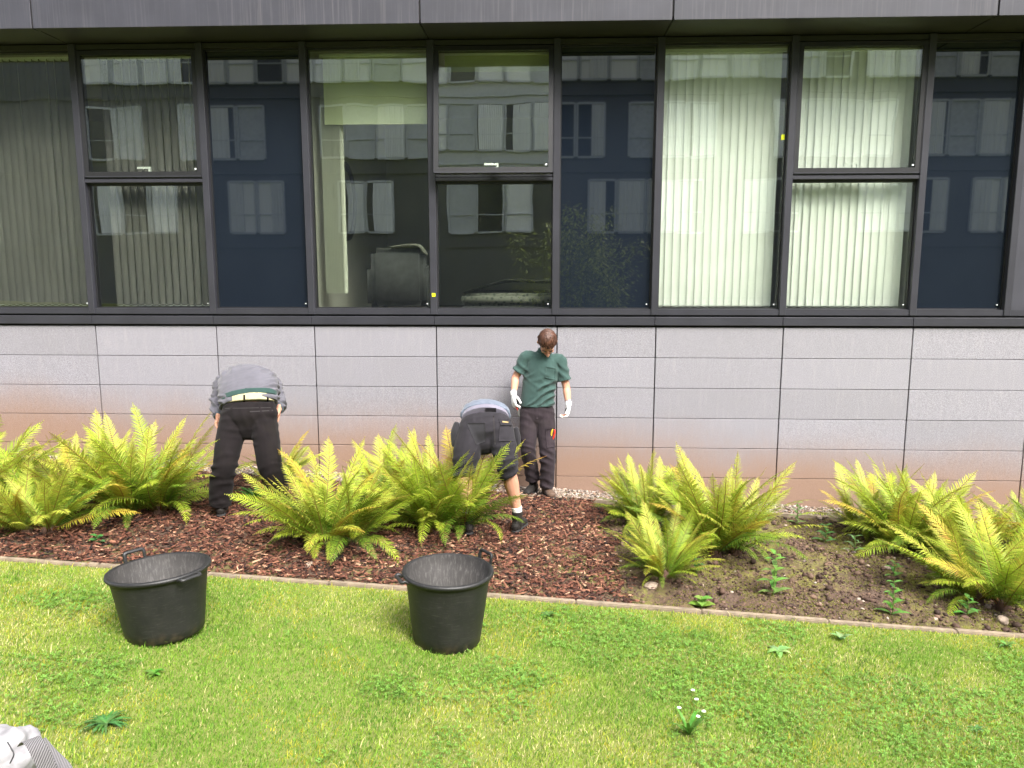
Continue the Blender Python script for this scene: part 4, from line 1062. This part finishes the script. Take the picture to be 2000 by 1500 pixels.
def head_parts(mb, c, rot, k=1.0):
    T = lambda x, y, z: tuple(Vector(c)+rot @ Vector((x*k, y*k, z*k)))
    mb.ell(T(0, -.012, .035), tuple(k*v for v in (.074, .094, .092)), rot); mb.ell(T(0, .022, -.035), tuple(k*v for v in (.060, .068, .082)), rot)
    mb.ell(T(0, .066, -.094), tuple(k*v for v in (.026, .022, .020)), rot); mb.ell(T(0, .055, .012), tuple(k*v for v in (.056, .032, .022)), rot)
    mb.tube([T(0, .086, .012), T(0, .100, -.012), T(0, .112, -.034), T(0, .094, -.044)], [.009, .011, .0145, .010], n=8, sub=3)
    for s in (-1, 1):
        mb.ell(T(.012*s, .098, -.037), tuple(k*v for v in (.009, .010, .008)), rot); mb.ell(T(.036*s, .064, -.022), tuple(k*v for v in (.022, .018, .020)), rot)
        mb.tube([T(.072*s, -.008, .018), T(.086*s, -.018, .022), T(.086*s, -.018, -.012), T(.074*s, -.004, -.030)], [.007, .010, .009, .006], n=8, sub=3)
    mb.tube([T(-.022, .083, -.063), T(0, .090, -.062), T(.022, .083, -.063)], [.006, .0075, .006], n=8, sub=3)
    mb.tube([T(-.018, .082, -.072), T(0, .089, -.073), T(.018, .082, -.072)], [.006, .008, .006], n=8, sub=3)
def hair_mesh(c, rot, mat, parent, seed=1, length=1.0, n=150, k0=1.0):
    r = random.Random(seed); T = lambda v: tuple(Vector(c)+rot @ (Vector(v)*k0)); mb = MB()
    C0 = Vector((0, -.014, .037)); rad = Vector((.080, .099, .098))
    mb.ell(T(C0+Vector((0, -.012, .006))), (rad.x*.985*k0, rad.y*.93*k0, rad.z*.985*k0), rot, nu=24, nv=16)
    mb.tube([T((-.06, -.06, .0)), T((0, -.088, -.02)), T((.06, -.06, .0))], [.030, .035, .030], n=10, sub=4)
    crown = Vector((.012, -.35, .93)).normalized()
    for k in range(n):
        a = 2*PI*k/n+r.uniform(-.05, .05); fr_ = math.cos(a)            # a = 0 : forward
        ax = crown.cross(Vector((math.sin(a), math.cos(a), -.15))).normalized()
        end = (1.50 if fr_ > .55 else 1.62 if abs(fr_) <= .55 else 1.9)*r.uniform(.85, 1.08)*length
        st = r.uniform(0, .55); pts, rd = [], []
        w = r.uniform(-.25, .25)
        for q in range(7):
            f = q/6; th = st+(end-st)*f
            d = Matrix.Rotation(th, 3, ax) @ crown; d = Matrix.Rotation(w*f*f, 3, crown) @ d
            e = 1.0+r.uniform(.0, .035)+.02*math.sin(f*5+k)
            pts.append(T(C0+Vector((d.x*rad.x*e, d.y*rad.y*e, d.z*rad.z*e)))); rd.append((.0085*(1-.55*f), .0055*(1-.5*f)))
        mb.tube(pts, rd, n=5, sub=2)
    return mb.build('hair', mat, parent)
def boot(parent, ank, fdir, zg, mat_u, mat_s, name='boot', shaft=.10, L=.285, roll=0.0, wd=1.0):
    f = Vector(fdir); f.z = 0; f.normalize(); s = Vector((f.y, -f.x, 0)); a = Vector(ank); h = Vector((a.x, a.y, zg))-f*.075
    mb = MB(); up_ = Vector((0, 0, 1))
    mb.tube([tuple(h+f*.012+up_*.055), tuple(h+f*.06+up_*.06), tuple(h+f*.14+up_*.058), tuple(h+f*.21+up_*.046), tuple(h+f*(L-.045)+up_*.042)],
            [(.037*wd, .045), (.042*wd, .052), (.045*wd, .046), (.050*wd, .036), (.043*wd, .030)], side=tuple(s), n=14)
    if shaft: mb.tube([tuple(h+f*.062+up_*.05), tuple(h+f*.068+up_*.11), tuple(h+f*.066+up_*(.11+shaft))], [(.047, .058), (.046, .054), (.050, .058)], side=tuple(s), n=14, cap=('round', 'flat'))
    b = mb.union(name, mat_u, parent, .005, 3, lambda co: .0025*rng_folds(co, (0, .3, 1), .022, .8, 1.5, 2.0)*bell(co[:, 2], zg+.11, .06))
    ms = MB(); ms.tube([tuple(h+f*.0+up_*.014), tuple(h+f*.07+up_*.014), tuple(h+f*.13+up_*.016), tuple(h+f*.21+up_*.014), tuple(h+f*(L-.035)+up_*.016)],
            [(.036*wd, .016), (.042*wd, .016), (.040*wd, .014), (.052*wd, .015), (.044*wd, .014)], side=tuple(s), n=16)
    ms.build('sole', mat_s, b)
    for k in range(4):
        p = h+f*(.115+.022*k)+up_*(.108-.010*k); lm = MB(); lm.tube([tuple(p-s*.026), tuple(p+up_*.007), tuple(p+s*.026)], [.0026]*3, n=5, sub=3); lm.build('lace', M['lace'], b)
    return b
def world_bvh(o):
    off = Vector((0, 0, 0)); p = o
    while p is not None: off = off+Vector(p.location); p = p.parent
    me = o.data; return BVHTree.FromPolygons([v.co+off for v in me.vertices], [tuple(p.vertices) for p in me.polygons])
def patch(bv, quad, name, mat, parent, off=.004, n=8, th=.004, edge=None):
    """flat piece of cloth laid on a garment: corners given as places in the photograph, its depth taken from the garment"""
    q = [Vector((u, v)) for u, v in quad]; G = {}
    for i in range(n+1):
        for j in range(n+1):
            a, b = i/n, j/n; w = (q[0]*(1-a)+q[1]*a)*(1-b)+(q[3]*(1-a)+q[2]*a)*b
            d = (FW+RT*((w.x-1000)/FPX)-UP*((w.y-750)/FPX)).normalized()
            loc, nor, idx, dist = bv.ray_cast(CAM, d)
            G[i, j] = None if loc is None else (loc-d*off, d)
    V, F, ix = [], [], {}
    for k, g in G.items():
        if g: ix[k] = len(V); V += [g[0], g[0]+g[1]*th]
    for i in range(n):
        for j in range(n):
            c = [(i, j), (i+1, j), (i+1, j+1), (i, j+1)]
            if all(x_ in ix for x_ in c):
                pz = [G[x_][0] for x_ in c]
                if max((pz[0]-z_).length for z_ in pz) > .12: continue
                F.append(tuple(ix[x_] for x_ in reversed(c))); F.append(tuple(ix[x_]+1 for x_ in c))
                for e in range(4):
                    A, B = c[e], c[(e+1) % 4]
                    if (e == 0 and j == 0) or (e == 1 and i == n-1) or (e == 2 and j == n-1) or (e == 3 and i == 0): F.append((ix[A], ix[A]+1, ix[B]+1, ix[B]))
    if not F: return None
    return pbuild(name, V, F, mat, parent, True)
M['lace'] = simple('boot_lace', (0.04, 0.035, 0.03), .8)
M['sweater'] = mat_cloth('grey_sweater', (0.092, 0.089, 0.106), .14); M['cuff'] = mat_cloth('dark_cuff', (0.07, 0.085, 0.10), .2)
M['teedark'] = mat_cloth('dark_teal_cotton', (0.024, 0.052, 0.047), .12); M['tee'] = mat_cloth('teal_cotton', (0.036, 0.070, 0.063), .14); M['trouser'] = mat_cloth('black_work_trouser', (0.0085, 0.0062, 0.007), .3, dirt=(0.018, 0.0145, 0.011), sheen=.04)
M['trouser2'] = mat_cloth('faded_black_trouser', (0.026, 0.019, 0.023), .25, dirt=(0.042, 0.034, 0.032), sheen=.05); M['shorts'] = mat_cloth('charcoal_shorts', (0.020, 0.018, 0.022), .25, sheen=.05)
M['shortdark'] = mat_cloth('dark_pocket_cloth', (0.020, 0.019, 0.022), .2); M['stitch'] = mat_cloth('stitching', (0.030, 0.026, 0.027), .1)
M['belt_cream'] = mat_cloth('cream_belt', (0.40, 0.355, 0.22), .08); M['belt_grey'] = mat_cloth('grey_belt', (0.16, 0.15, 0.19), .1)
M['blueshirt'] = mat_cloth('pale_blue_shirt', (0.115, 0.135, 0.175), .12); M['sock'] = mat_cloth('white_sock', (0.72, 0.70, 0.68), .08)
M['glove'] = mat_cloth('white_knit_glove', (0.80, 0.80, 0.80), .04); M['glove_palm'] = simple('black_glove_palm', (0.03, 0.03, 0.032), .5)
M['boot'] = mat_cloth('dark_leather_boot', (0.016, 0.014, 0.013), .35, rough=.65, dirt=(0.045, 0.034, 0.025), sheen=.02); M['boot_brown'] = mat_cloth('brown_leather_shoe', (0.075, 0.042, 0.028), .3, rough=.6, dirt=(0.13, 0.095, 0.07))
M['sole'] = simple('rubber_sole', (0.022, 0.021, 0.021), .8); M['hair'] = simple('brown_hair', (0.070, 0.028, 0.016), .5, var=.5, scale=30); M['hair2'] = simple('dark_hair', (0.03, 0.02, 0.015), .55, var=.4, scale=30)
M['tan'] = simple('tan_label', (0.30, 0.22, 0.10), .7); M['red'] = simple('red_grip', (0.62, 0.03, 0.015), .45); M['steel'] = simple('tool_steel', (0.30, 0.30, 0.30), .35, metal=.8); M['yellow'] = simple('yellow_grip', (0.75, 0.42, 0.03), .45)
M['brownglove'] = simple('brown_muddy_glove', (0.15, 0.07, 0.045), .8, var=.3, scale=30)
M['eye'] = simple('eye_white', (0.75, 0.73, 0.70), .3); M['brow'] = simple('brow_hair', (0.05, 0.022, 0.013), .7)
W_ = lambda *a: tuple(at(*a))

# --- man in the green T-shirt, standing, head bowed
t3 = empty('person', (at(1050, 960, -.40).x, -.36, gz(.0, -.36)))
tag(t3, 'person standing by the wall in a green T-shirt, white gloves and dark trousers, head bowed', 'person')
BY = -.36
hipa, hipb = W_(1033, 806, BY), W_(1065, 806, BY); knea, kneb = W_(1031, 878, BY-.10), W_(1069, 882, BY-.12)
za, zb = gz(-.15, -.30), gz(.06, -.45)
anka, ankb = W_(1041, 934, -.33), W_(1068, 948, -.44)
shL, shR = W_(1029, 697, BY), W_(1093, 703, BY); elL, elR = W_(1007, 737, BY-.01), W_(1106, 756, BY-.01); wrL, wrR = W_(1003, 770, BY-.10), W_(1110, 790, BY-.08)
neck = W_(1063, 694, BY+.01); hc = W_(1069, 671, BY-.11)
hrot = Matrix.Rotation(R(180+8), 3, 'Z') @ Matrix.Rotation(R(-63), 3, 'X') @ Matrix.Rotation(R(4), 3, 'Y')
pel, wai, che = W_(1049, 800, BY), W_(1051, 770, BY), W_(1060, 722, BY-.01)
mb = MB()
mb.tube([pel, wai, che, W_(1063, 702, BY)], [(.155, .10), (.145, .095), (.165, .105), (.10, .08)], side=(1, 0, 0), n=18)
mb.tube([W_(1062, 704, BY), neck, W_(1066, 683, BY-.04), hc], [.065, .056, .055, .055], n=12); head_parts(mb, hc, hrot, 1.13)
for sh, el, wr in ((shL, elL, wrL), (shR, elR, wrR)):
    s = Vector(sh); e = Vector(el); w = Vector(wr)
    mb.tube([W_(1061, 706, BY), sh, tuple(s.lerp(e, .45)), el, tuple(e.lerp(w, .35)), wr], [.06, .055, .046, .040, .041, .027], n=12)
hand(mb, wrL, (0.05, -.35, -1), (.8, .4, 0), .45, 1); hand(mb, wrR, (-.12, -.25, -1), (-.8, -.3, .1), .55, -1)
for hp, kn, an in ((hipa, knea, anka), (hipb, kneb, ankb)):
    mb.tube([hp, tuple(Vector(hp).lerp(Vector(kn), .5)), kn, tuple(Vector(kn).lerp(Vector(an), .35)), an], [.085, .075, .058, .055, .040], n=12)
mb.union('body', M['skin'], t3, .0055, 2)
mb = MB()
mb.tube([W_(1050, 792, BY), W_(1050, 780, BY), W_(1053, 750, BY), W_(1059, 722, BY), W_(1061, 702, BY), W_(1063, 690, BY), W_(1064, 684, BY-.01)], [(.186, .128), (.178, .124), (.178, .122), (.188, .124), (.160, .105), (.088, .082), (.068, .068)], side=(1, 0, 0), n=28, cap=('flat', 'flat'))
for sh, el in ((shL, elL), (shR, elR)):
    s = Vector(sh); e = Vector(el); mb.tube([W_(1061, 708, BY), sh, tuple(s.lerp(e, .45)), tuple(s.lerp(e, .74))], [.070, .068, .068, .074], n=16, cap=('round', 'flat'))
zc = che[2]; zl = W_(1050, 790, BY)[2]
def wr3(co):
    low = np.clip((zc+.03-co[:, 2])/.25, 0, 1)
    f = .030*low*rng_folds(co, (-.55, .1, .85), .075, .6, 1.8, .4)+.014*rng_folds(co, (.5, 0, .8), .09, 1.0, 1.5, 5.1)*bell(co[:, 2], zc-.02, .14)+.004*pn(co, 9, 2)
    return f*np.clip((co[:, 2]-zl)/.02, .15, 1)
sh3 = mb.union('t_shirt', M['tee'], t3, .006, 3, wr3)
mb = MB(); mb.tube([W_(1063, 688, BY-.008), W_(1064, 682, BY-.016)], [(.078, .074), (.070, .068)], side=(1, 0, 0), n=20, sub=1, cap=('flat', 'flat')); mb.union('collar', M['tee'], sh3, .005, 2)
bv = world_bvh(sh3); patch(bv, [(1066, 717), (1085, 720), (1084, 741), (1065, 738)], 'chest_pocket', M['tee'], sh3)
mb = MB()
mb.tube([W_(1049, 786, BY), W_(1049, 796, BY), W_(1049, 812, BY), W_(1049, 824, BY)], [(.158, .112), (.168, .118), (.172, .122), (.12, .10)], side=(1, 0, 0), n=24, cap=('flat', 'round'))
mb.tube([hipa, W_(1032, 842, BY-.05), knea, W_(1036, 908, -.39), W_(1041, 936, -.34)], [(.098, .105), .096, .084, .080, .082], n=18, cap=('round', 'flat'))
mb.tube([hipb, W_(1067, 842, BY-.06), kneb, W_(1069, 916, -.47), W_(1068, 951, -.44)], [(.098, .105), .098, .084, .078, .080], n=18, cap=('round', 'flat'))
kz = knea[2]
def wt(kz, zf, amp=.009, s=0):
    def f(co):
        k = bell(co[:, 2], kz-.04, .16)+1.0*bell(co[:, 2], zf+.13, .11)+.35
        return amp*k*rng_folds(co, (.35*np.sin(co[:, 2].mean()+s), .3, 1), .075, 1.0, 1.5, s)+.006*pn(co, 8, s)+.004*rng_folds(co, (1, .2, .25), .09, 1, 1.4, s+4)
    return f
tr3 = mb.union('trousers', M['trouser2'], t3, .0065, 3, wt(kz, za, .011, 1.0))
bv = world_bvh(tr3)
patch(bv, [(1066, 838), (1083, 836), (1083, 873), (1068, 875)], 'thigh_pocket', M['trouser2'], tr3, off=.010, th=.010)
patch(bv, [(1046, 787), (1053, 787), (1051, 818), (1047, 818)], 'fly', M['trouser2'], tr3, off=.004)
patch(bv, [(1064, 792), (1081, 796), (1081, 798), (1064, 794)], 'pocket_seam', M['stitch'], tr3, off=.002, n=4)
patch(bv, [(1017, 795), (1031, 791), (1031, 793), (1018, 797)], 'pocket_seam', M['stitch'], tr3, off=.002, n=4)
hair_mesh(hc, hrot, M['hair'], t3, 3, k0=1.17, n=190)
T = lambda x, y, z: tuple(Vector(hc)+hrot @ (Vector((x, y, z))*1.13))
for s in (-1, 1):
    mb = MB(); mb.ell(T(.030*s, .074, -.006), (.012, .010, .008), hrot, nu=12, nv=8); mb.build('eye', M['eye'], t3)
    mb = MB(); mb.tube([T(.014*s, .088, .018), T(.032*s, .086, .024), T(.050*s, .072, .018)], [.004, .005, .003], n=6); mb.build('eyebrow', M['brow'], t3)
for wr, d, pal, cu, th in ((wrL, (0.05, -.35, -1), (.8, .4, 0), .45, 1), (wrR, (-.12, -.25, -1), (-.8, -.3, .1), .55, -1)):
    mb = MB(); hand(mb, wr, d, pal, cu, th, 1.06, 1.16); dv = Vector(d).normalized(); w = Vector(wr)
    mb.tube([tuple(w-dv*.035), tuple(w-dv*.005)], [.036, .034], n=12, sub=1, cap=('flat', 'round'))
    g = mb.union('glove', M['glove'], t3, .0042, 2)
    mb = MB(); mb.tube([tuple(w-dv*.042), tuple(w-dv*.034)], [.037, .037], n=12, sub=1, cap=('flat', 'flat')); mb.build('wristband', M['belt_grey'], g)
    pv = Vector(pal); pv = (pv-dv*pv.dot(dv)).normalized()
    mb = MB(); mb.tube([tuple(w+dv*.02+pv*.014), tuple(w+dv*.09+pv*.014)], [(.030, .009), (.036, .008)], side=tuple(dv.cross(pv)), n=10); mb.build('glove_palm', M['glove_palm'], g)
boot(t3, (anka[0], anka[1], 0), (-.45, -1, 0), za+.01, M['boot'], M['sole'], 'boot', .03, .28)
boot(t3, (ankb[0], ankb[1]+.03, 0), (.38, -1, 0), zb+.012, M['boot_brown'], M['sole'], 'boot', .03, .28)
# secateurs
def secateurs(p, d, label, c1, c2):
    p = Vector(p); d = Vector(d).normalized(); s = d.cross(Vector((0, 1, .2))).normalized(); t = empty('secateurs', p); tag(t, label, 'secateurs', 'secateurs carried by the gardeners')
    for q, m in ((-1, c1), (1, c2)):
        mb = MB(); mb.tube([tuple(p), tuple(p+d*.05+s*.014*q), tuple(p+d*.10+s*.016*q), tuple(p+d*.125+s*.010*q)], [.006, .009, .009, .007], n=8); mb.build('grip', m, t)
    mb = MB(); mb.tube([tuple(p+d*.01), tuple(p-d*.03+s*.006), tuple(p-d*.07+s*.002)], [(.010, .003), (.012, .003), (.002, .001)], side=tuple(s), n=8); mb.build('blade', M['steel'], t)
    mb = MB(); mb.ell(tuple(p), (.009, .006, .009), nu=10, nv=6); mb.build('pivot', M['steel'], t)
d_ = FW+RT*((1077-1000)/FPX)-UP*((842-750)/FPX)
hit = bv.ray_cast(CAM, d_.normalized())[0]
if hit is not None: secateurs(hit+Vector((.004, -.012, -.105)), (.15, -.08, 1), 'red handled secateurs in the thigh pocket of the standing person', M['red'], M['yellow'])
w = Vector(wrL); secateurs(w+Vector((.05, -.05, -.16)), (-.25, .05, 1), 'black and red secateurs held in the glove above the bending person in shorts', M['glove_palm'], M['red'])

# --- man in the grey sweater, bending, seen from behind
bx = at(480, 1005, -1.75).x; t1 = empty('person', (bx, -1.75, gz(bx, -1.75)))
tag(t1, 'person in a grey sweater and black trousers bending over, seen from behind', 'person')
z1a, z1b = gz(-2.9, -1.87), gz(-2.45, -1.70)
h1a, h1b = W_(459, 815, -1.78), W_(513, 815, -1.78); k1a, k1b = W_(440, 905, -1.93), W_(526, 903, -1.86); a1a, a1b = W_(432, 972, -1.86), W_(545, 965, -1.72)
sp = [W_(486, 800, -1.77), W_(485, 775, -1.68), W_(484, 748, -1.52), W_(483, 740, -1.34), W_(483, 752, -1.18)]
nk, hd = W_(483, 768, -1.05), W_(483, 790, -.97)
sL, sR = W_(437, 748, -1.33), W_(531, 750, -1.33); eL, eR = W_(424, 783, -1.42), W_(544, 780, -1.44); wL, wR = W_(427, 816, -1.60), W_(544, 800, -1.66)
mb = MB(); mb.tube(sp+[nk], [(.17, .12), (.165, .11), (.175, .11), (.18, .11), (.12, .09), .06], side=(1, 0, 0), n=18)
hrot1 = Matrix.Rotation(R(-115), 3, 'X'); mb.tube([nk, hd], [.058, .055], n=12); head_parts(mb, hd, hrot1)
for s_, e_, w__ in ((sL, eL, wL), (sR, eR, wR)): mb.tube([sp[3], s_, tuple(Vector(s_).lerp(Vector(e_), .5)), e_, tuple(Vector(e_).lerp(Vector(w__), .4)), w__], [.07, .056, .048, .042, .042, .028], n=12)
hand(mb, wL, (.08, -.10, -1), (.8, -.3, 0), .4, 1); hand(mb, wR, (-.05, -.25, -1), (-.8, -.5, 0), .35, -1)
for hp, kn, an in ((h1a, k1a, a1a), (h1b, k1b, a1b)): mb.tube([hp, tuple(Vector(hp).lerp(Vector(kn), .5)), kn, tuple(Vector(kn).lerp(Vector(an), .35)), an], [.095, .08, .06, .058, .040], n=12)
mb.union('body', M['skin'], t1, .006, 2)
mb = MB(); mb.tube([W_(486, 790, -1.775), W_(486, 772, -1.715), sp[2], sp[3], sp[4], nk], [(.262, .135), (.262, .142), (.262, .140), (.235, .138), (.165, .11), .075], side=(1, 0, 0), n=28, cap=('flat', 'flat'))
for s_, e_, w__ in ((sL, eL, wL), (sR, eR, wR)):
    e = Vector(e_); w = Vector(w__); mb.tube([sp[3], s_, tuple(Vector(s_).lerp(e, .5)), e_, tuple(e.lerp(w, .5)), tuple(e.lerp(w, .88))], [.11, .085, .072, .066, .060, .054], n=16, cap=('round', 'flat'))
zt = sp[2][2]
def wr1(co):
    side = np.clip(np.abs(co[:, 0]-sp[2][0])/.22, 0, 1); low = bell(co[:, 2], zt-.10, .12)
    sg = np.sign(co[:, 0]-sp[2][0])
    q = co.copy(); q[:, 0] = np.abs(co[:, 0]-sp[2][0])
    return .024*side*rng_folds(q, (-.6, .3, .8), .07, .7, 1.6, 1.5)+.012*low*rng_folds(q, (.2, .2, 1), .06, .9, 1.5, 3)+.010*np.clip((side-.9)*8, 0, 1)*rng_folds(co, (0, .2, 1), .04, .8, 1.5, 6)*low+.004*pn(co, 7, 1)
sw = mb.union('sweater', M['sweater'], t1, .0065, 3, wr1)
for e_, w__ in ((eL, wL), (eR, wR)):
    e = Vector(e_); w = Vector(w__); mb = MB(); mb.tube([tuple(e.lerp(w, .80)), tuple(e.lerp(w, .96))], [.050, .044], n=16, sub=3, cap=('flat', 'flat')); mb.union('cuff', M['cuff'], sw, .005, 2, lambda co: .003*rng_folds(co, (0, .1, 1), .014, .3, 1.2))
mb = MB(); mb.tube([W_(486, 780, -1.765), W_(486, 770, -1.74)], [(.250, .134), (.255, .136)], side=(1, 0, 0), n=28, sub=2, cap=('flat', 'flat')); mb.union('t_shirt', M['teedark'], t1, .006, 2, lambda co: .003*pn(co, 14))
mb = MB(); mb.tube([W_(487, 788, -1.775), W_(487, 774, -1.75)], [(.225, .140), (.222, .138)], side=(1, 0, 0), n=28, sub=2, cap=('flat', 'flat')); be1 = mb.union('belt', M['belt_cream'], t1, .006, 1)
mb = MB(); mb.tube([W_(487, 786, -1.77), W_(487, 798, -1.78), W_(487, 812, -1.79), W_(486, 836, -1.80)], [(.222, .128), (.238, .140), (.246, .148), (.11, .11)], side=(1, 0, 0), n=28, cap=('flat', 'round'))
mb.tube([h1a, W_(448, 858, -1.86), k1a, W_(433, 942, -1.90), W_(430, 985, -1.87)], [(.120, .138), .118, .106, .101, .096], n=18, cap=('round', 'flat'))
mb.tube([h1b, W_(521, 858, -1.83), k1b, W_(537, 938, -1.78), W_(546, 978, -1.73)], [(.120, .138), .118, .106, .101, .096], n=18, cap=('round', 'flat'))
tr1 = mb.union('trousers', M['trouser'], t1, .007, 16, wt(k1a[2], z1a, .015, 3.1))
bv = world_bvh(tr1)
patch(bv, [(488, 803), (541, 800), (541, 802), (488, 805)], 'back_pocket_seam', M['stitch'], tr1, off=.002, n=6)
patch(bv, [(431, 797), (544, 795), (544, 796.5), (431, 798.5)], 'waistband_seam', M['stitch'], tr1, off=.002, n=14)
bv = world_bvh(be1)
for u in (477, 523): patch(bv, [(u-2, 771), (u+2, 771), (u+2, 790), (u-2, 790)], 'belt_loop', M['trouser'], tr1, off=.006, n=4)
hair_mesh(hd, hrot1, M['hair2'], t1, 4)
boot(t1, (a1a[0]-.005, a1a[1]+.0, 0), (-.35, 1, 0), z1a+.02, M['boot'], M['sole'], 'boot', .09); boot(t1, (a1b[0], a1b[1], 0), (.25, 1, 0), z1b+.02, M['boot'], M['sole'], 'boot', .09)

# --- man in shorts, bending, seen from behind
bx = at(950, 1030, -1.72).x; t2 = empty('person', (bx, -1.72, gz(bx, -1.72)))
tag(t2, 'person in charcoal shorts and white socks bending down beside the tall fern', 'person')
z2a, z2b = gz(-.65, -1.85), gz(-.2, -1.72)
h2a, h2b = W_(922, 842, -1.60), W_(976, 842, -1.62); k2a, k2b = W_(905, 922, -1.74), W_(994, 922, -1.76); a2a, a2b = W_(915, 1005, -1.85), W_(1011, 1000, -1.70)
sp2 = [W_(948, 840, -1.58), W_(949, 818, -1.44), W_(949, 815, -1.24), W_(946, 830, -1.02)]
nk2, hd2 = W_(937, 848, -.92), W_(926, 858, -.84)
sL2, sR2 = W_(912, 832, -1.06), W_(978, 834, -1.06); eL2, eR2 = W_(898, 878, -1.10), W_(983, 888, -1.16); wL2, wR2 = W_(888, 925, -1.25), W_(962, 920, -1.30)
mb = MB(); mb.tube(sp2+[nk2], [(.165, .125), (.165, .115), (.175, .115), (.16, .105), .062], side=(1, 0, 0), n=18)
hrot2 = Matrix.Rotation(R(-125), 3, 'X'); mb.tube([nk2, hd2], [.058, .055], n=12); head_parts(mb, hd2, hrot2)
for s_, e_, w__ in ((sL2, eL2, wL2), (sR2, eR2, wR2)): mb.tube([sp2[3], s_, tuple(Vector(s_).lerp(Vector(e_), .5)), e_, tuple(Vector(e_).lerp(Vector(w__), .35)), w__], [.08, .056, .048, .042, .044, .029], n=12)
hand(mb, wL2, (-.1, -.1, -1), (.8, -.3, 0), .5, 1); hand(mb, wR2, (-.55, -.25, -.75), (-.1, .3, -.6), .8, -1)
for hp, kn, an in ((h2a, k2a, a2a), (h2b, k2b, a2b)):
    kn_ = Vector(kn); an_ = Vector(an); mb.tube([hp, tuple(Vector(hp).lerp(kn_, .5)), kn, tuple(kn_.lerp(an_, .28)), tuple(kn_.lerp(an_, .62)), an], [.095, .085, .064, .068, .052, .042], n=14)
mb.union('body', M['skin'], t2, .0055, 3)
mb = MB(); mb.tube([W_(948, 812, -1.52), W_(949, 806, -1.42), W_(949, 812, -1.24), sp2[3], nk2], [(.232, .120), (.228, .128), (.215, .130), (.18, .12), .075], side=(1, 0, 0), n=26, cap=('flat', 'flat'))
for s_, e_ in ((sL2, eL2), (sR2, eR2)): mb.tube([sp2[3], s_, tuple(Vector(s_).lerp(Vector(e_), .6))], [.10, .078, .072], n=16, cap=('round', 'flat'))
mb.union('shirt', M['blueshirt'], t2, .0065, 3, lambda co: .006*rng_folds(co, (1, .3, .2), .08, .9, 1.6, 2)+.003*pn(co, 9))
mb = MB(); mb.tube([W_(948, 818, -1.555), W_(948, 811, -1.50)], [(.218, .128), (.212, .126)], side=(1, 0, 0), n=26, sub=2, cap=('flat', 'flat')); be2 = mb.union('belt', M['belt_grey'], t2, .006, 1)
mb = MB(); mb.tube([W_(948, 820, -1.545), W_(948, 830, -1.585), W_(948, 846, -1.60), W_(950, 860, -1.62)], [(.220, .125), (.240, .150), (.250, .160), (.17, .13)], side=(1, 0, 0), n=28, cap=('flat', 'round'))
mb.tube([h2a, W_(912, 882, -1.70), k2a, W_(904, 934, -1.76)], [(.130, .145), .125, .100, .098], n=18, cap=('round', 'flat'))
mb.tube([h2b, W_(986, 882, -1.71), k2b, W_(996, 928, -1.765)], [(.128, .140), .118, .090, .092], n=18, cap=('round', 'flat'))
s2 = mb.union('shorts', M['shorts'], t2, .0065, 8, wt(k2a[2]+.06, z2a, .009, 4.0))
bv = world_bvh(s2)
patch(bv, [(911, 826), (947, 826), (948, 862), (931, 870)], 'back_pocket', M['shortdark'], s2, off=.005)
patch(bv, [(974, 818), (1005, 820), (1007, 830), (978, 830)], 'pocket_flap', M['shorts'], s2, off=.010, th=.008)
patch(bv, [(976, 831), (1006, 831), (1007, 861), (974, 862)], 'cargo_pocket', M['shorts'], s2, off=.010, th=.010)
patch(bv, [(981, 822), (993, 823), (993, 826), (981, 825)], 'pocket_label', M['tan'], s2, off=.014, n=3)
patch(bv, [(963, 812), (965, 812), (968, 868), (966, 868)], 'centre_seam', M['stitch'], s2, off=.003, n=10)
bb = world_bvh(be2)
patch(bb, [(948, 797), (969, 797), (969, 808), (948, 808)], 'belt_loop', M['shorts'], s2, off=.006, n=5)
p0 = at(884, 846, -1.60)
mb = MB(); mb.tube([W_(892, 828, -1.62), W_(889, 845, -1.64), W_(889, 868, -1.66)], [(.036, .024), (.044, .032), (.040, .028)], side=(.6, -.6, 0), n=14); mb.union('hip_pouch', M['shortdark'], t2, .006, 2, lambda co: .004*pn(co, 14))
mb = MB(); mb.tube([W_(1008, 838, -1.58), W_(1010, 852, -1.60), W_(1011, 868, -1.62)], [(.022, .030), (.026, .036), (.022, .030)], side=(.6, .6, 0), n=12); mb.union('hip_pouch', M['shortdark'], t2, .005, 2)
hair_mesh(hd2, hrot2, M['hair2'], t2, 5)
for an, kn, zg, fd in ((a2a, k2a, z2a, (-.2, 1, 0)), (a2b, k2b, z2b, (.30, 1, 0))):
    b = boot(t2, (an[0], an[1], 0), fd, zg+.02, M['boot'], M['sole'], 'boot', .075)
    a = Vector(an); k = Vector(kn); d = (k-a).normalized()
    base = Vector((an[0], an[1], zg+.17))
    mb = MB(); mb.tube([tuple(base), tuple(base.lerp(a+d*.06, .6)), tuple(a+d*.055)], [.046, .047, .050], n=14, cap=('flat', 'flat')); mb.union('sock', M['sock'], t2, .005, 1, lambda co: .002*rng_folds(co, (0, 0, 1), .018, .3))
hw = Vector(wR2); hd_ = Vector((-.55, -.25, -.75)).normalized()
tt = empty('hand_fork', hw); tag(tt, 'short dark hand tool held by the bending person in shorts', 'hand tool')
g0 = hw+hd_*.10
mb = MB(); mb.tube([tuple(g0+Vector((-.005, 0, .09))), tuple(g0), tuple(g0+Vector((.005, 0, -.05)))], [.011, .013, .011], n=10); mb.build('grip', M['black'], tt)
mb = MB(); mb.tube([tuple(g0+Vector((.005, 0, -.05))), tuple(g0+Vector((.0, -.01, -.14)))], [(.006, .004), (.012, .002)], n=8, sub=2); mb.build('blade', M['steel'], tt)
